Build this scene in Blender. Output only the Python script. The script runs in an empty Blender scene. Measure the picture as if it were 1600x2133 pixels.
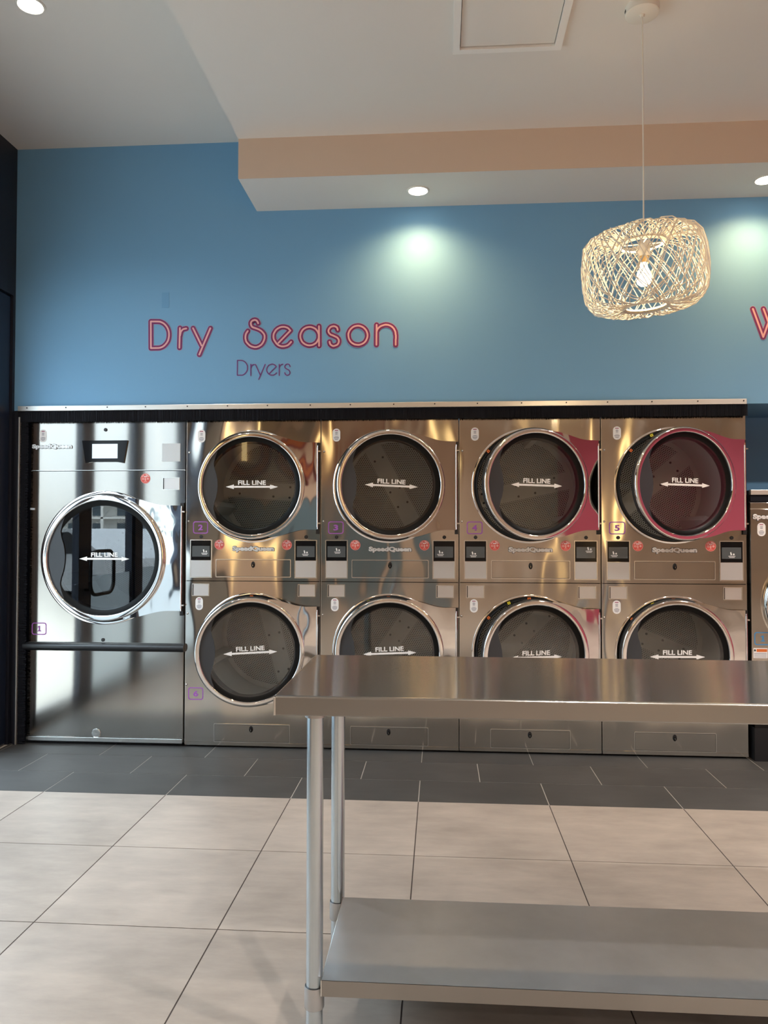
import bpy, bmesh, math, random
from mathutils import Vector, Matrix
from mathutils.geometry import tessellate_polygon
R = math.radians
PI = math.pi
random.seed(7)
scene = bpy.context.scene
COL = scene.collection

# ------------------------------------------------------------------ camera
CX, CY, CZ = 0.042, -4.5139, 1.2793
YAW, PITCH, ROLL, FPX = 0.0722, 0.0235, 0.0016, 1614.4
cam_data = bpy.data.cameras.new('camera')
cam = bpy.data.objects.new('camera', cam_data)
COL.objects.link(cam)
cam.location = (CX, CY, CZ)
cam.rotation_mode = 'XYZ'
cam.matrix_world = (Matrix.Translation((CX, CY, CZ)) @ Matrix.Rotation(YAW, 4, 'Z')
                    @ Matrix.Rotation(PI / 2 + PITCH, 4, 'X') @ Matrix.Rotation(ROLL, 4, 'Z'))
cam_data.sensor_fit = 'VERTICAL'
cam_data.sensor_height = 24.0
cam_data.lens = FPX / 2133.0 * 24.0
cam_data.clip_start = 0.05
cam_data.clip_end = 500
scene.camera = cam

# ------------------------------------------------------------------ view, world, sun
vs = scene.view_settings
scene.display_settings.display_device = 'sRGB'
vs.view_transform = 'Standard'
vs.look = 'None'
vs.gamma = 1.0
vs.use_curve_mapping = False
vs.exposure = 0.28
scene.cycles.max_bounces = 10
scene.cycles.diffuse_bounces = 5
scene.cycles.glossy_bounces = 6
scene.cycles.transparent_max_bounces = 16
scene.cycles.caustics_reflective = False
scene.cycles.caustics_refractive = False
scene.cycles.sample_clamp_indirect = 6.0

world = bpy.data.worlds.new('world')
scene.world = world
world.use_nodes = True
wn = world.node_tree
wn.nodes.clear()
wo = wn.nodes.new('ShaderNodeOutputWorld')
wb = wn.nodes.new('ShaderNodeBackground')          # hazy sky, dimmer towards the horizon
wb.inputs['Color'].default_value = (0.74, 0.88, 1.0, 1)
wt = wn.nodes.new('ShaderNodeTexCoord')
wx = wn.nodes.new('ShaderNodeSeparateXYZ')
wm = wn.nodes.new('ShaderNodeMath')
wm.operation = 'MAXIMUM'
wm.inputs[1].default_value = 0.0
wp = wn.nodes.new('ShaderNodeMath')
wp.operation = 'POWER'
wp.inputs[1].default_value = 1.7
wa = wn.nodes.new('ShaderNodeMath')
wa.operation = 'MULTIPLY_ADD'
wa.inputs[1].default_value = 15.0
wa.inputs[2].default_value = 2.0
wn.links.new(wt.outputs['Generated'], wx.inputs[0])
wn.links.new(wx.outputs[2], wm.inputs[0])
wn.links.new(wm.outputs[0], wp.inputs[0])
wn.links.new(wp.outputs[0], wa.inputs[0])
wn.links.new(wa.outputs[0], wb.inputs['Strength'])
wn.links.new(wb.outputs[0], wo.inputs[0])

sun_data = bpy.data.lights.new('sun', 'SUN')
sun_data.energy = 3.2
sun_data.angle = R(0.6)
sun_data.color = (1.0, 0.93, 0.82)
sun = bpy.data.objects.new('sun', sun_data)
COL.objects.link(sun)
sun.rotation_mode = 'QUATERNION'
sun.rotation_quaternion = Vector((-0.12, -1.0, -1.3)).to_track_quat('-Z', 'Y')
sun.location = (-5, 10, 12)


# ------------------------------------------------------------------ materials
MATS = {}
def mat(name, color=(0.8, 0.8, 0.8), rough=0.5, metal=0.0, spec=0.5, emit=None, estr=0.0, aniso=0.0, tangent=None, warp=None, coat=0.0, noise=None):
    if name in MATS:
        return MATS[name]
    m = bpy.data.materials.new(name)
    m.use_nodes = True
    nt = m.node_tree
    b = nt.nodes['Principled BSDF']
    b.inputs['Base Color'].default_value = (*color, 1)
    b.inputs['Roughness'].default_value = rough
    b.inputs['Metallic'].default_value = metal
    b.inputs['Specular IOR Level'].default_value = spec
    b.inputs['Coat Weight'].default_value = coat
    if emit:
        b.inputs['Emission Color'].default_value = (*emit, 1)
        b.inputs['Emission Strength'].default_value = estr
    geo = nt.nodes.new('ShaderNodeNewGeometry')
    if aniso:
        b.inputs['Anisotropic'].default_value = aniso
        c = nt.nodes.new('ShaderNodeCombineXYZ')
        for i in range(3):
            c.inputs[i].default_value = tangent[i]
        nt.links.new(c.outputs[0], b.inputs['Tangent'])
    if warp:                                       # sheet-metal waviness: (scale xyz, distance)
        mp = nt.nodes.new('ShaderNodeMapping')
        mp.inputs['Scale'].default_value = warp[0]
        nz = nt.nodes.new('ShaderNodeTexNoise')
        nz.inputs['Scale'].default_value = 1.0
        nz.inputs['Detail'].default_value = 1.0
        bp = nt.nodes.new('ShaderNodeBump')
        bp.inputs['Strength'].default_value = 1.0
        bp.inputs['Distance'].default_value = warp[1]
        nt.links.new(geo.outputs['Position'], mp.inputs['Vector'])
        nt.links.new(mp.outputs[0], nz.inputs['Vector'])
        nt.links.new(nz.outputs['Fac'], bp.inputs['Height'])
        nt.links.new(bp.outputs[0], b.inputs['Normal'])
    if noise:                                      # gentle mottling of the base colour: (scale xyz, amount)
        mp = nt.nodes.new('ShaderNodeMapping')
        mp.inputs['Scale'].default_value = noise[0]
        nz = nt.nodes.new('ShaderNodeTexNoise')
        nz.inputs['Scale'].default_value = 1.0
        nz.inputs['Detail'].default_value = 5.0
        nz.inputs['Roughness'].default_value = 0.6
        cr = nt.nodes.new('ShaderNodeValToRGB')
        a = noise[1]
        cr.color_ramp.elements[0].position = 0.3
        cr.color_ramp.elements[1].position = 0.7
        cr.color_ramp.elements[0].color = (*[max(0, c * (1 - a)) for c in color], 1)
        cr.color_ramp.elements[1].color = (*[min(1, c * (1 + a)) for c in color], 1)
        nt.links.new(geo.outputs['Position'], mp.inputs['Vector'])
        nt.links.new(mp.outputs[0], nz.inputs['Vector'])
        nt.links.new(nz.outputs['Fac'], cr.inputs['Fac'])
        nt.links.new(cr.outputs['Color'], b.inputs['Base Color'])
    MATS[name] = m
    return m

def glass_mat(name, tint, ior):
    m = bpy.data.materials.new(name)
    m.use_nodes = True
    nt = m.node_tree
    nt.nodes.clear()
    out = nt.nodes.new('ShaderNodeOutputMaterial')
    mix = nt.nodes.new('ShaderNodeMixShader')
    fr = nt.nodes.new('ShaderNodeFresnel')
    fr.inputs['IOR'].default_value = ior
    tr = nt.nodes.new('ShaderNodeBsdfTransparent')
    tr.inputs['Color'].default_value = (*tint, 1)
    gl = nt.nodes.new('ShaderNodeBsdfGlossy')
    gl.inputs['Roughness'].default_value = 0.0
    ge = nt.nodes.new('ShaderNodeNewGeometry')      # reflect on the outer face only
    fb = nt.nodes.new('ShaderNodeMath')
    fb.operation = 'MULTIPLY_ADD'
    fb.inputs[1].default_value = -1.0
    fb.inputs[2].default_value = 1.0
    mu = nt.nodes.new('ShaderNodeMath')
    mu.operation = 'MULTIPLY'
    nt.links.new(ge.outputs['Backfacing'], fb.inputs[0])
    nt.links.new(fr.outputs[0], mu.inputs[0])
    nt.links.new(fb.outputs[0], mu.inputs[1])
    nt.links.new(mu.outputs[0], mix.inputs[0])
    nt.links.new(tr.outputs[0], mix.inputs[1])
    nt.links.new(gl.outputs[0], mix.inputs[2])
    nt.links.new(mix.outputs[0], out.inputs[0])
    MATS[name] = m
    return m

def tile_mat(name, color, var, rough, streak):
    """glazed stone-look tile: soft streaks along X, per-tile variation"""
    m = bpy.data.materials.new(name)
    m.use_nodes = True
    nt = m.node_tree
    b = nt.nodes['Principled BSDF']
    geo = nt.nodes.new('ShaderNodeNewGeometry')
    mp = nt.nodes.new('ShaderNodeMapping')
    mp.inputs['Scale'].default_value = streak
    n1 = nt.nodes.new('ShaderNodeTexNoise')
    n1.inputs['Scale'].default_value = 1.0
    n1.inputs['Detail'].default_value = 8.0
    n1.inputs['Roughness'].default_value = 0.65
    n2 = nt.nodes.new('ShaderNodeTexNoise')
    n2.inputs['Scale'].default_value = 2.3
    n2.inputs['Detail'].default_value = 3.0
    ad = nt.nodes.new('ShaderNodeMath')
    ad.operation = 'ADD'
    m2 = nt.nodes.new('ShaderNodeMath')
    m2.operation = 'MULTIPLY'
    m2.inputs[1].default_value = 0.5
    rnd = nt.nodes.new('ShaderNodeMath')
    rnd.operation = 'MULTIPLY_ADD'
    rnd.inputs[1].default_value = 0.10
    cr = nt.nodes.new('ShaderNodeValToRGB')
    cr.color_ramp.elements[0].position = 0.30
    cr.color_ramp.elements[1].position = 0.76
    cr.color_ramp.elements[0].color = (*[c * (1 - var) for c in color], 1)
    cr.color_ramp.elements[1].color = (*[min(1, c * (1 + var)) for c in color], 1)
    nt.links.new(geo.outputs['Position'], mp.inputs['Vector'])
    nt.links.new(mp.outputs[0], n1.inputs['Vector'])
    nt.links.new(geo.outputs['Position'], n2.inputs['Vector'])
    nt.links.new(n1.outputs['Fac'], ad.inputs[0])
    nt.links.new(n2.outputs['Fac'], ad.inputs[1])
    nt.links.new(ad.outputs[0], m2.inputs[0])
    nt.links.new(geo.outputs['Random Per Island'], rnd.inputs[0])
    nt.links.new(m2.outputs[0], rnd.inputs[2])
    nt.links.new(rnd.outputs[0], cr.inputs['Fac'])
    nt.links.new(cr.outputs['Color'], b.inputs['Base Color'])
    b.inputs['Roughness'].default_value = rough
    MATS[name] = m
    return m

def perforated_mat():
    """drum back plate: hexagonal grid of round holes in grey steel, plain band across the middle (object space)"""
    m = bpy.data.materials.new('perforated_steel')
    m.use_nodes = True
    nt = m.node_tree
    N = nt.nodes.new
    L = nt.links.new
    b = nt.nodes['Principled BSDF']
    tc = N('ShaderNodeTexCoord')
    sp = N('ShaderNodeSeparateXYZ')
    L(tc.outputs['Object'], sp.inputs[0])
    def mth(op, a, b_=None, c=None):
        n = N('ShaderNodeMath')
        n.operation = op
        for i, v in enumerate((a, b_, c)):
            if v is None:
                continue
            if isinstance(v, (int, float)):
                n.inputs[i].default_value = v
            else:
                L(v, n.inputs[i])
        return n.outputs[0]
    X, Z = sp.outputs[0], sp.outputs[2]
    P = 0.0135                      # hole pitch
    H = P * 0.866 * 2
    def grid(ox, oz):
        fx = mth('SUBTRACT', mth('FRACT', mth('ADD', mth('DIVIDE', X, P), ox)), 0.5)
        fz = mth('SUBTRACT', mth('FRACT', mth('ADD', mth('DIVIDE', Z, H), oz)), 0.5)
        dx = mth('MULTIPLY', fx, P)
        dz = mth('MULTIPLY', fz, H)
        return mth('SQRT', mth('ADD', mth('MULTIPLY', dx, dx), mth('MULTIPLY', dz, dz)))
    d = mth('MINIMUM', grid(100.0, 100.0), grid(100.5, 100.5))
    hole = mth('LESS_THAN', d, 0.0042)
    arm = mth('GREATER_THAN', mth('ABSOLUTE', Z), 0.058)     # plain arm along object X
    r = mth('SQRT', mth('ADD', mth('MULTIPLY', X, X), mth('MULTIPLY', Z, Z)))
    rim = mth('LESS_THAN', r, 0.325)
    fac = mth('MULTIPLY', mth('MULTIPLY', hole, arm), rim)
    mix = N('ShaderNodeMix')
    mix.data_type = 'RGBA'
    mix.inputs['A'].default_value = (0.62, 0.62, 0.60, 1)
    mix.inputs['B'].default_value = (0.015, 0.015, 0.015, 1)
    L(fac, mix.inputs['Factor'])
    L(mix.outputs['Result'], b.inputs['Base Color'])
    b.inputs['Roughness'].default_value = 0.5
    b.inputs['Metallic'].default_value = 0.3
    MATS['perforated_steel'] = m
    return m

def frosted_mat():
    m = bpy.data.materials.new('frosted_film')
    m.use_nodes = True
    nt = m.node_tree
    nt.nodes.clear()
    out = nt.nodes.new('ShaderNodeOutputMaterial')
    mx = nt.nodes.new('ShaderNodeMixShader')
    mx.inputs[0].default_value = 0.45
    t = nt.nodes.new('ShaderNodeBsdfTranslucent')
    t.inputs['Color'].default_value = (0.78, 0.82, 0.84, 1)
    d = nt.nodes.new('ShaderNodeBsdfDiffuse')
    d.inputs['Color'].default_value = (0.62, 0.66, 0.68, 1)
    nt.links.new(t.outputs[0], mx.inputs[1])
    nt.links.new(d.outputs[0], mx.inputs[2])
    nt.links.new(mx.outputs[0], out.inputs[0])
    MATS['frosted_film'] = m
    return m

STEEL = mat('brushed_steel', (0.56, 0.535, 0.495), 0.095, 1.0, aniso=0.95, tangent=(0, 0, 1), warp=((3.0, 3.0, 1.5), 0.016))
STEEL_WIDE = mat('brushed_steel_wide', (0.48, 0.45, 0.41), 0.11, 1.0, aniso=0.95, tangent=(0, 0, 1), warp=((2.0, 2.0, 1.2), 0.0010))
STEEL_EDGE = mat('steel_edge', (0.80, 0.79, 0.76), 0.22, 1.0)
TABLE_STEEL = mat('table_steel', (0.70, 0.68, 0.65), 0.15, 1.0, aniso=0.95, tangent=(0, 1, 0), warp=((3.0, 0.6, 0.6), 0.003))
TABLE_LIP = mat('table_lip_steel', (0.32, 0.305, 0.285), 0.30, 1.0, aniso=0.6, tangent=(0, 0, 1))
GALV = mat('galvanized_steel', (0.48, 0.49, 0.50), 0.36, 0.85, noise=((9, 9, 9), 0.06))
CHROME = mat('chrome', (0.86, 0.85, 0.84), 0.05, 1.0)
FLANGE = mat('polished_flange', (0.78, 0.77, 0.76), 0.04, 1.0, warp=((7, 7, 4), 0.0035))
TUBE = mat('galvanized_tube', (0.55, 0.63, 0.69), 0.25, 1.0)  # blue cast of the sky is mixed into the tube colour
BLACK = mat('black_plastic', (0.012, 0.012, 0.014), 0.35)
BLACKG = mat('black_gloss', (0.006, 0.006, 0.007), 0.12, spec=0.3)
RUBBER = mat('black_rubber', (0.010, 0.010, 0.011), 0.6)
FRIT = mat('black_gasket', (0.006, 0.006, 0.006), 0.35, spec=0.15)
HANDLE = mat('door_grip_grey', (0.045, 0.05, 0.058), 0.35)
BRISTLE = mat('black_bristle', (0.012, 0.013, 0.018), 0.75, spec=0.15)
SCREEN = mat('screen_grey', (0.10, 0.11, 0.115), 0.12)
SCREEN_GLARE = mat('screen_glare', (0.35, 0.4, 0.45), 0.1, emit=(0.8, 0.92, 1.0), estr=0.6)  # emission stands in for a bright reflection on the wide dryer's screen
PLATE = mat('satin_plate', (0.62, 0.62, 0.62), 0.42, 0.75)
POCKET = mat('pocket_plate', (0.72, 0.71, 0.71), 0.33, 0.9)
WHITE = mat('white_decal', (0.95, 0.94, 0.92), 0.5)
PAPER = mat('white_label', (0.93, 0.91, 0.90), 0.45)
INK = mat('label_ink', (0.16, 0.14, 0.20), 0.6)
INKRED = mat('label_ink_red', (0.35, 0.05, 0.12), 0.6)
RED = mat('sticker_red', (0.72, 0.10, 0.08), 0.4)
REDL = mat('sticker_pink', (0.85, 0.42, 0.38), 0.4)
PURPLE = mat('tag_purple', (0.36, 0.10, 0.46), 0.5)
TAGBLUE = mat('tag_blue', (0.06, 0.25, 0.50), 0.5)
ORANGE = mat('label_orange', (0.75, 0.17, 0.03), 0.5)
YELLOW = mat('label_yellow', (0.75, 0.65, 0.03), 0.5)
BURG = mat('vinyl_burgundy', (0.175, 0.018, 0.12), 0.55)
PINKV = mat('vinyl_pink', (0.78, 0.42, 0.44), 0.55)
HALO = mat('vinyl_lilac', (0.48, 0.36, 0.50), 0.55)
VIOLET = mat('vinyl_violet', (0.12, 0.035, 0.20), 0.55)
BLUE = mat('blue_paint', (0.182, 0.398, 0.640), 0.62, spec=0.3)
WHITEP = mat('white_paint', (0.74, 0.70, 0.65), 0.75, spec=0.2)
CEILP = mat('ceiling_paint', (0.76, 0.72, 0.675), 0.8, spec=0.2)
PEACH = mat('peach_paint', (0.66, 0.525, 0.42), 0.7, spec=0.25)
PINKP = mat('pink_paint', (0.42, 0.075, 0.115), 0.65, spec=0.25)
NAVY = mat('navy_frame', (0.014, 0.022, 0.045), 0.30, spec=0.5)
NAVYD = mat('navy_panel', (0.012, 0.014, 0.024), 0.45)
ALU = mat('aluminium_trim', (0.80, 0.78, 0.74), 0.35, 0.9)
RATTAN = mat('white_rattan', (0.78, 0.72, 0.62), 0.55)
CREAM = mat('cream_plastic', (0.78, 0.74, 0.66), 0.5)
BULB = mat('bulb_glow', (1, 0.9, 0.7), 0.3, emit=(1.0, 0.80, 0.50), estr=28.0)
LENS = mat('downlight_lens', (1, 1, 1), 0.3, emit=(1.0, 0.95, 0.80), estr=14.0)
AMBER = mat('amber_tube_glow', (1, 0.8, 0.5), 0.4, emit=(1.0, 0.70, 0.30), estr=3.4)  # glow of the added streak tubes, not a known lamp
DRUM = mat('drum_steel', (0.55, 0.55, 0.535), 0.5, 0.2)
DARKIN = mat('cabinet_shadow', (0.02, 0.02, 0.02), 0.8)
GLASS = glass_mat('door_glass', (0.95, 0.96, 0.95), 1.9)
GLASS_SHADE = glass_mat('shaded_door_glass', (0.42, 0.44, 0.45), 2.3)  # same door glass, with the shade inside the wide dryer put into its tint
PANE = glass_mat('window_glass', (0.95, 0.97, 0.97), 1.3)
PERF = perforated_mat()
FROST = frosted_mat()
TILE_L = tile_mat('stone_tile_beige', (0.348, 0.298, 0.258), 0.30, 0.38, (5.0, 14.0, 5.0))
TILE_D = tile_mat('slate_tile_dark', (0.046, 0.045, 0.044), 0.35, 0.55, (4.0, 9.0, 4.0))
GROUT_L = mat('grout_brown', (0.05, 0.038, 0.036), 0.9)
GROUT_D = mat('grout_grey', (0.42, 0.40, 0.37), 0.9)
ASPH = mat('pavement', (0.30, 0.29, 0.27), 0.85, noise=((1, 1, 1), 0.1))
STUCCO = mat('building_render', (0.70, 0.69, 0.66), 0.8)
WINDARK = mat('building_window', (0.10, 0.14, 0.17), 0.15)
CARP = mat('car_paint', (0.35, 0.36, 0.37), 0.3, 0.3)
CARG = mat('car_glass', (0.01, 0.012, 0.015), 0.3, spec=0.15)
HATCHW = mat('hatch_white', (0.86, 0.83, 0.79), 0.6)
GREYW = mat('grey_paint', (0.30, 0.30, 0.275), 0.7)
MURB = mat('mural_blue', (0.13, 0.22, 0.28), 0.6)
MURN = mat('mural_navy', (0.03, 0.05, 0.08), 0.6)
MURR = mat('mural_red', (0.20, 0.03, 0.04), 0.6)
MURO = mat('mural_orange', (0.50, 0.16, 0.06), 0.6)

# ------------------------------------------------------------------ mesh helpers
class MB:
    def __init__(self):
        self.v, self.f, self.m, self.mats, self.sm = [], [], [], [], []
    def mi(self, m):
        if m not in self.mats:
            self.mats.append(m)
        return self.mats.index(m)
    def add(self, vs, fs, m, smooth=False):
        o = len(self.v)
        k = self.mi(m)
        self.v += [tuple(p) for p in vs]
        for f in fs:
            self.f.append([i + o for i in f])
            self.m.append(k)
            self.sm.append(smooth)
    def box(self, a, b, m, bev=0.0):
        x0, y0, z0 = [min(p, q) for p, q in zip(a, b)]
        x1, y1, z1 = [max(p, q) for p, q in zip(a, b)]
        if bev <= 0:
            vs = [(x0, y0, z0), (x1, y0, z0), (x1, y1, z0), (x0, y1, z0), (x0, y0, z1), (x1, y0, z1), (x1, y1, z1), (x0, y1, z1)]
            self.add(vs, [(0, 3, 2, 1), (4, 5, 6, 7), (0, 1, 5, 4), (1, 2, 6, 5), (2, 3, 7, 6), (3, 0, 4, 7)], m)
            return
        bm = bmesh.new()
        bmesh.ops.create_cube(bm, size=1)
        for v in bm.verts:
            v.co = Vector(((x0 + x1) / 2 + v.co.x * (x1 - x0), (y0 + y1) / 2 + v.co.y * (y1 - y0), (z0 + z1) / 2 + v.co.z * (z1 - z0)))
        bmesh.ops.bevel(bm, geom=bm.edges[:], offset=bev, segments=2, affect='EDGES', profile=0.5)
        bm.verts.index_update()
        self.add([v.co for v in bm.verts], [[v.index for v in f.verts] for f in bm.faces], m, False)
        bm.free()
    def prism(self, poly, y0, y1, m):
        """poly in (x, z), extruded from y0 (front) to y1 (back)"""
        n = len(poly)
        tris = tessellate_polygon([[Vector((p[0], p[1], 0)) for p in poly]])
        vs = [(p[0], y0, p[1]) for p in poly] + [(p[0], y1, p[1]) for p in poly]
        fs = []
        for t in tris:
            a, b, c = [Vector((poly[i][0], poly[i][1])) for i in t]
            ccw = (b - a).cross(c - a) > 0
            t = list(t) if ccw else [t[0], t[2], t[1]]
            fs.append(t)                                   # faces -Y
            fs.append([t[0] + n, t[2] + n, t[1] + n])
        area = sum(poly[i][0] * poly[(i + 1) % n][1] - poly[(i + 1) % n][0] * poly[i][1] for i in range(n))
        for i in range(n):
            j = (i + 1) % n
            fs.append([i, i + n, j + n, j] if area > 0 else [i, j, j + n, i + n])
        self.add(vs, fs, m)
    def lathe(self, prof, m, axis='Y', c=(0, 0, 0), seg=64, smooth=True, closed=False, a0=0.0, a1=2 * PI):
        """prof: list of (radius, along-axis)"""
        full = abs(a1 - a0 - 2 * PI) < 1e-6
        n = seg if full else seg + 1
        vs, fs = [], []
        for r, h in prof:
            for i in range(n):
                t = a0 + (a1 - a0) * i / seg
                x, z = r * math.cos(t), r * math.sin(t)
                if axis == 'Y':
                    vs.append((c[0] + x, c[1] + h, c[2] + z))
                elif axis == 'Z':
                    vs.append((c[0] + x, c[1] + z, c[2] + h))
                else:
                    vs.append((c[0] + h, c[1] + x, c[2] + z))
        P = len(prof)
        for k in range(P if closed else P - 1):
            k2 = (k + 1) % P
            for i in range(n if full else n - 1):
                j = (i + 1) % n
                fs.append([k * n + i, k * n + j, k2 * n + j, k2 * n + i])
        self.add(vs, fs, m, smooth)
    def disc(self, r, y, m, c=(0, 0), seg=64, th=0.0):
        poly = [(c[0] + r * math.cos(2 * PI * i / seg), c[1] + r * math.sin(2 * PI * i / seg)) for i in range(seg)]
        if th:
            self.prism(poly, y, y + th, m)
        else:
            self.add([(p[0], y, p[1]) for p in poly], [list(range(seg))], m)
    def tube(self, pts, r, m, seg=8, closed=False, cap=True):
        pts = [Vector(p) for p in pts]
        n = len(pts)
        vs, fs = [], []
        up = Vector((0, 0, 1))
        prev = None
        for i, p in enumerate(pts):
            if closed:
                d = pts[(i + 1) % n] - pts[i - 1]
            else:
                d = pts[min(i + 1, n - 1)] - pts[max(i - 1, 0)]
            d.normalize()
            if prev is None:
                u = d.cross(up)
                if u.length < 1e-3:
                    u = d.cross(Vector((1, 0, 0)))
            else:
                u = prev - d * prev.dot(d)
            u.normalize()
            prev = u
            w = d.cross(u)
            for k in range(seg):
                t = 2 * PI * k / seg
                vs.append(p + (u * math.cos(t) + w * math.sin(t)) * r)
        for i in range(n if closed else n - 1):
            j = (i + 1) % n
            for k in range(seg):
                l = (k + 1) % seg
                fs.append([i * seg + k, i * seg + l, j * seg + l, j * seg + k])
        if cap and not closed:
            fs.append(list(range(seg - 1, -1, -1)))
            fs.append([(n - 1) * seg + k for k in range(seg)])
        self.add(vs, fs, m, True)
    def mesh(self, name):
        me = bpy.data.meshes.new(name)
        me.from_pydata(self.v, [], self.f)
        for m in self.mats:
            me.materials.append(m)
        me.polygons.foreach_set('material_index', self.m)
        me.polygons.foreach_set('use_smooth', self.sm)
        me.update()
        me.set_sharp_from_angle(angle=R(38))
        me.polygons.foreach_set('use_smooth', self.sm)
        me.update()
        return me
    def build(self, name, parent=None, fixn=False):
        me = self.mesh(name)
        if fixn:
            bm = bmesh.new()
            bm.from_mesh(me)
            bmesh.ops.recalc_face_normals(bm, faces=bm.faces)
            bm.to_mesh(me)
            bm.free()
        return link(name, me, parent)

def link(name, me, parent=None, loc=None):
    o = bpy.data.objects.new(name, me)
    COL.objects.link(o)
    if parent:
        o.parent = parent
    if loc:
        o.location = loc
    return o

def empty(name, loc=(0, 0, 0)):
    o = bpy.data.objects.new(name, None)
    o.empty_display_size = 0.1
    COL.objects.link(o)
    o.location = loc
    return o

def tag(o, label=None, cat=None, group=None, kind=None):
    if label: o['label'] = label
    if cat: o['category'] = cat
    if group: o['group'] = group
    if kind: o['kind'] = kind
    return o

CACHE = {}
def shared(key, fn):
    if key not in CACHE:
        CACHE[key] = fn()
    return CACHE[key]

def rrect(x0, z0, x1, z1, r, n=5):
    out = []
    for cx, cz, a in ((x1 - r, z0 + r, -90), (x1 - r, z1 - r, 0), (x0 + r, z1 - r, 90), (x0 + r, z0 + r, 180)):
        for i in range(n + 1):
            t = R(a + 90 * i / n)
            out.append((cx + r * math.cos(t), cz + r * math.sin(t)))
    return out

def frame_prism(b, outer, inner, y0, y1, m):
    """ring between two outlines with the same number of points"""
    n = len(outer)
    vs = [(p[0], y0, p[1]) for p in outer] + [(p[0], y0, p[1]) for p in inner] + [(p[0], y1, p[1]) for p in outer] + [(p[0], y1, p[1]) for p in inner]
    fs = []
    for i in range(n):
        j = (i + 1) % n
        fs += [[i, j, j + n, i + n], [i + 2 * n, i + 3 * n, j + 3 * n, j + 2 * n], [i, i + 2 * n, j + 2 * n, j], [i + n, j + n, j + 3 * n, i + 3 * n]]
    b.add(vs, fs, m)

def plate_hole(b, x0, x1, z0, z1, cx, cz, r, y0, y1, m, m_in=None):
    """rectangular sheet with a round opening"""
    angs = sorted(set([2 * PI * i / 96 for i in range(96)] + [math.atan2(z - cz, x - cx) % (2 * PI) for x in (x0, x1) for z in (z0, z1)]))
    inn, out = [], []
    for a in angs:
        dx, dz = math.cos(a), math.sin(a)
        t = min([(x1 - cx) / dx if dx > 1e-9 else 1e9, (x0 - cx) / dx if dx < -1e-9 else 1e9,
                 (z1 - cz) / dz if dz > 1e-9 else 1e9, (z0 - cz) / dz if dz < -1e-9 else 1e9])
        inn.append((cx + r * dx, cz + r * dz))
        out.append((cx + t * dx, cz + t * dz))
    frame_prism(b, out, inn, y0, y1, m)

def text_mesh(body, width, height, th, m, off=0.0, bevel=0.0, spacing=1.0):
    """text fitted into width x height, standing in the XZ plane facing -Y, centred at the origin"""
    def run():
        cu = bpy.data.curves.new('t', 'FONT')
        cu.body = body
        cu.size = 1.0
        cu.offset = off
        cu.space_character = spacing
        cu.resolution_u = 3
        cu.bevel_depth = bevel
        cu.bevel_resolution = 2
        ob = bpy.data.objects.new('t', cu)
        COL.objects.link(ob)
        dg = bpy.context.evaluated_depsgraph_get()
        me = bpy.data.meshes.new_from_object(ob.evaluated_get(dg))
        vs = [v.co.copy() for v in me.vertices]
        fs = [list(p.vertices) for p in me.polygons]
        bpy.data.objects.remove(ob)
        bpy.data.curves.remove(cu)
        bpy.data.meshes.remove(me)
        return vs, fs
    vs, fs = shared(('txt', body, off, bevel, spacing), run)
    xs = [v.x for v in vs]; ys = [v.y for v in vs]
    sx = width / (max(xs) - min(xs)); sy = height / (max(ys) - min(ys))
    mx, my = (max(xs) + min(xs)) / 2, (max(ys) + min(ys)) / 2
    P = [((v.x - mx) * sx, (v.y - my) * sy) for v in vs]
    n = len(P)
    if bevel:                                   # rounded embossed letters
        return [(P[i][0], -th * (0.5 + 0.5 * vs[i].z / bevel), P[i][1]) for i in range(n)], [list(f) for f in fs]
    V = [(x, -th, z) for x, z in P] + [(x, 0, z) for x, z in P]
    # boundary edges for the sides
    cnt = {}
    for f in fs:
        for i in range(len(f)):
            a, c = f[i], f[(i + 1) % len(f)]
            cnt[(a, c)] = cnt.get((a, c), 0) + 1
    F = [list(f) for f in fs]
    for (a, c) in cnt:
        if (c, a) not in cnt:
            F.append([a, a + n, c + n, c])
    return V, F

def text_into(b, body, width, height, cx, y, cz, m, th=0.001, off=0.0, spacing=1.0, bevel=0.0):
    V, F = text_mesh(body, width, height, th, m, off, bevel, spacing)
    b.add([(v[0] + cx, v[1] + y, v[2] + cz) for v in V], F, m)

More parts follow.
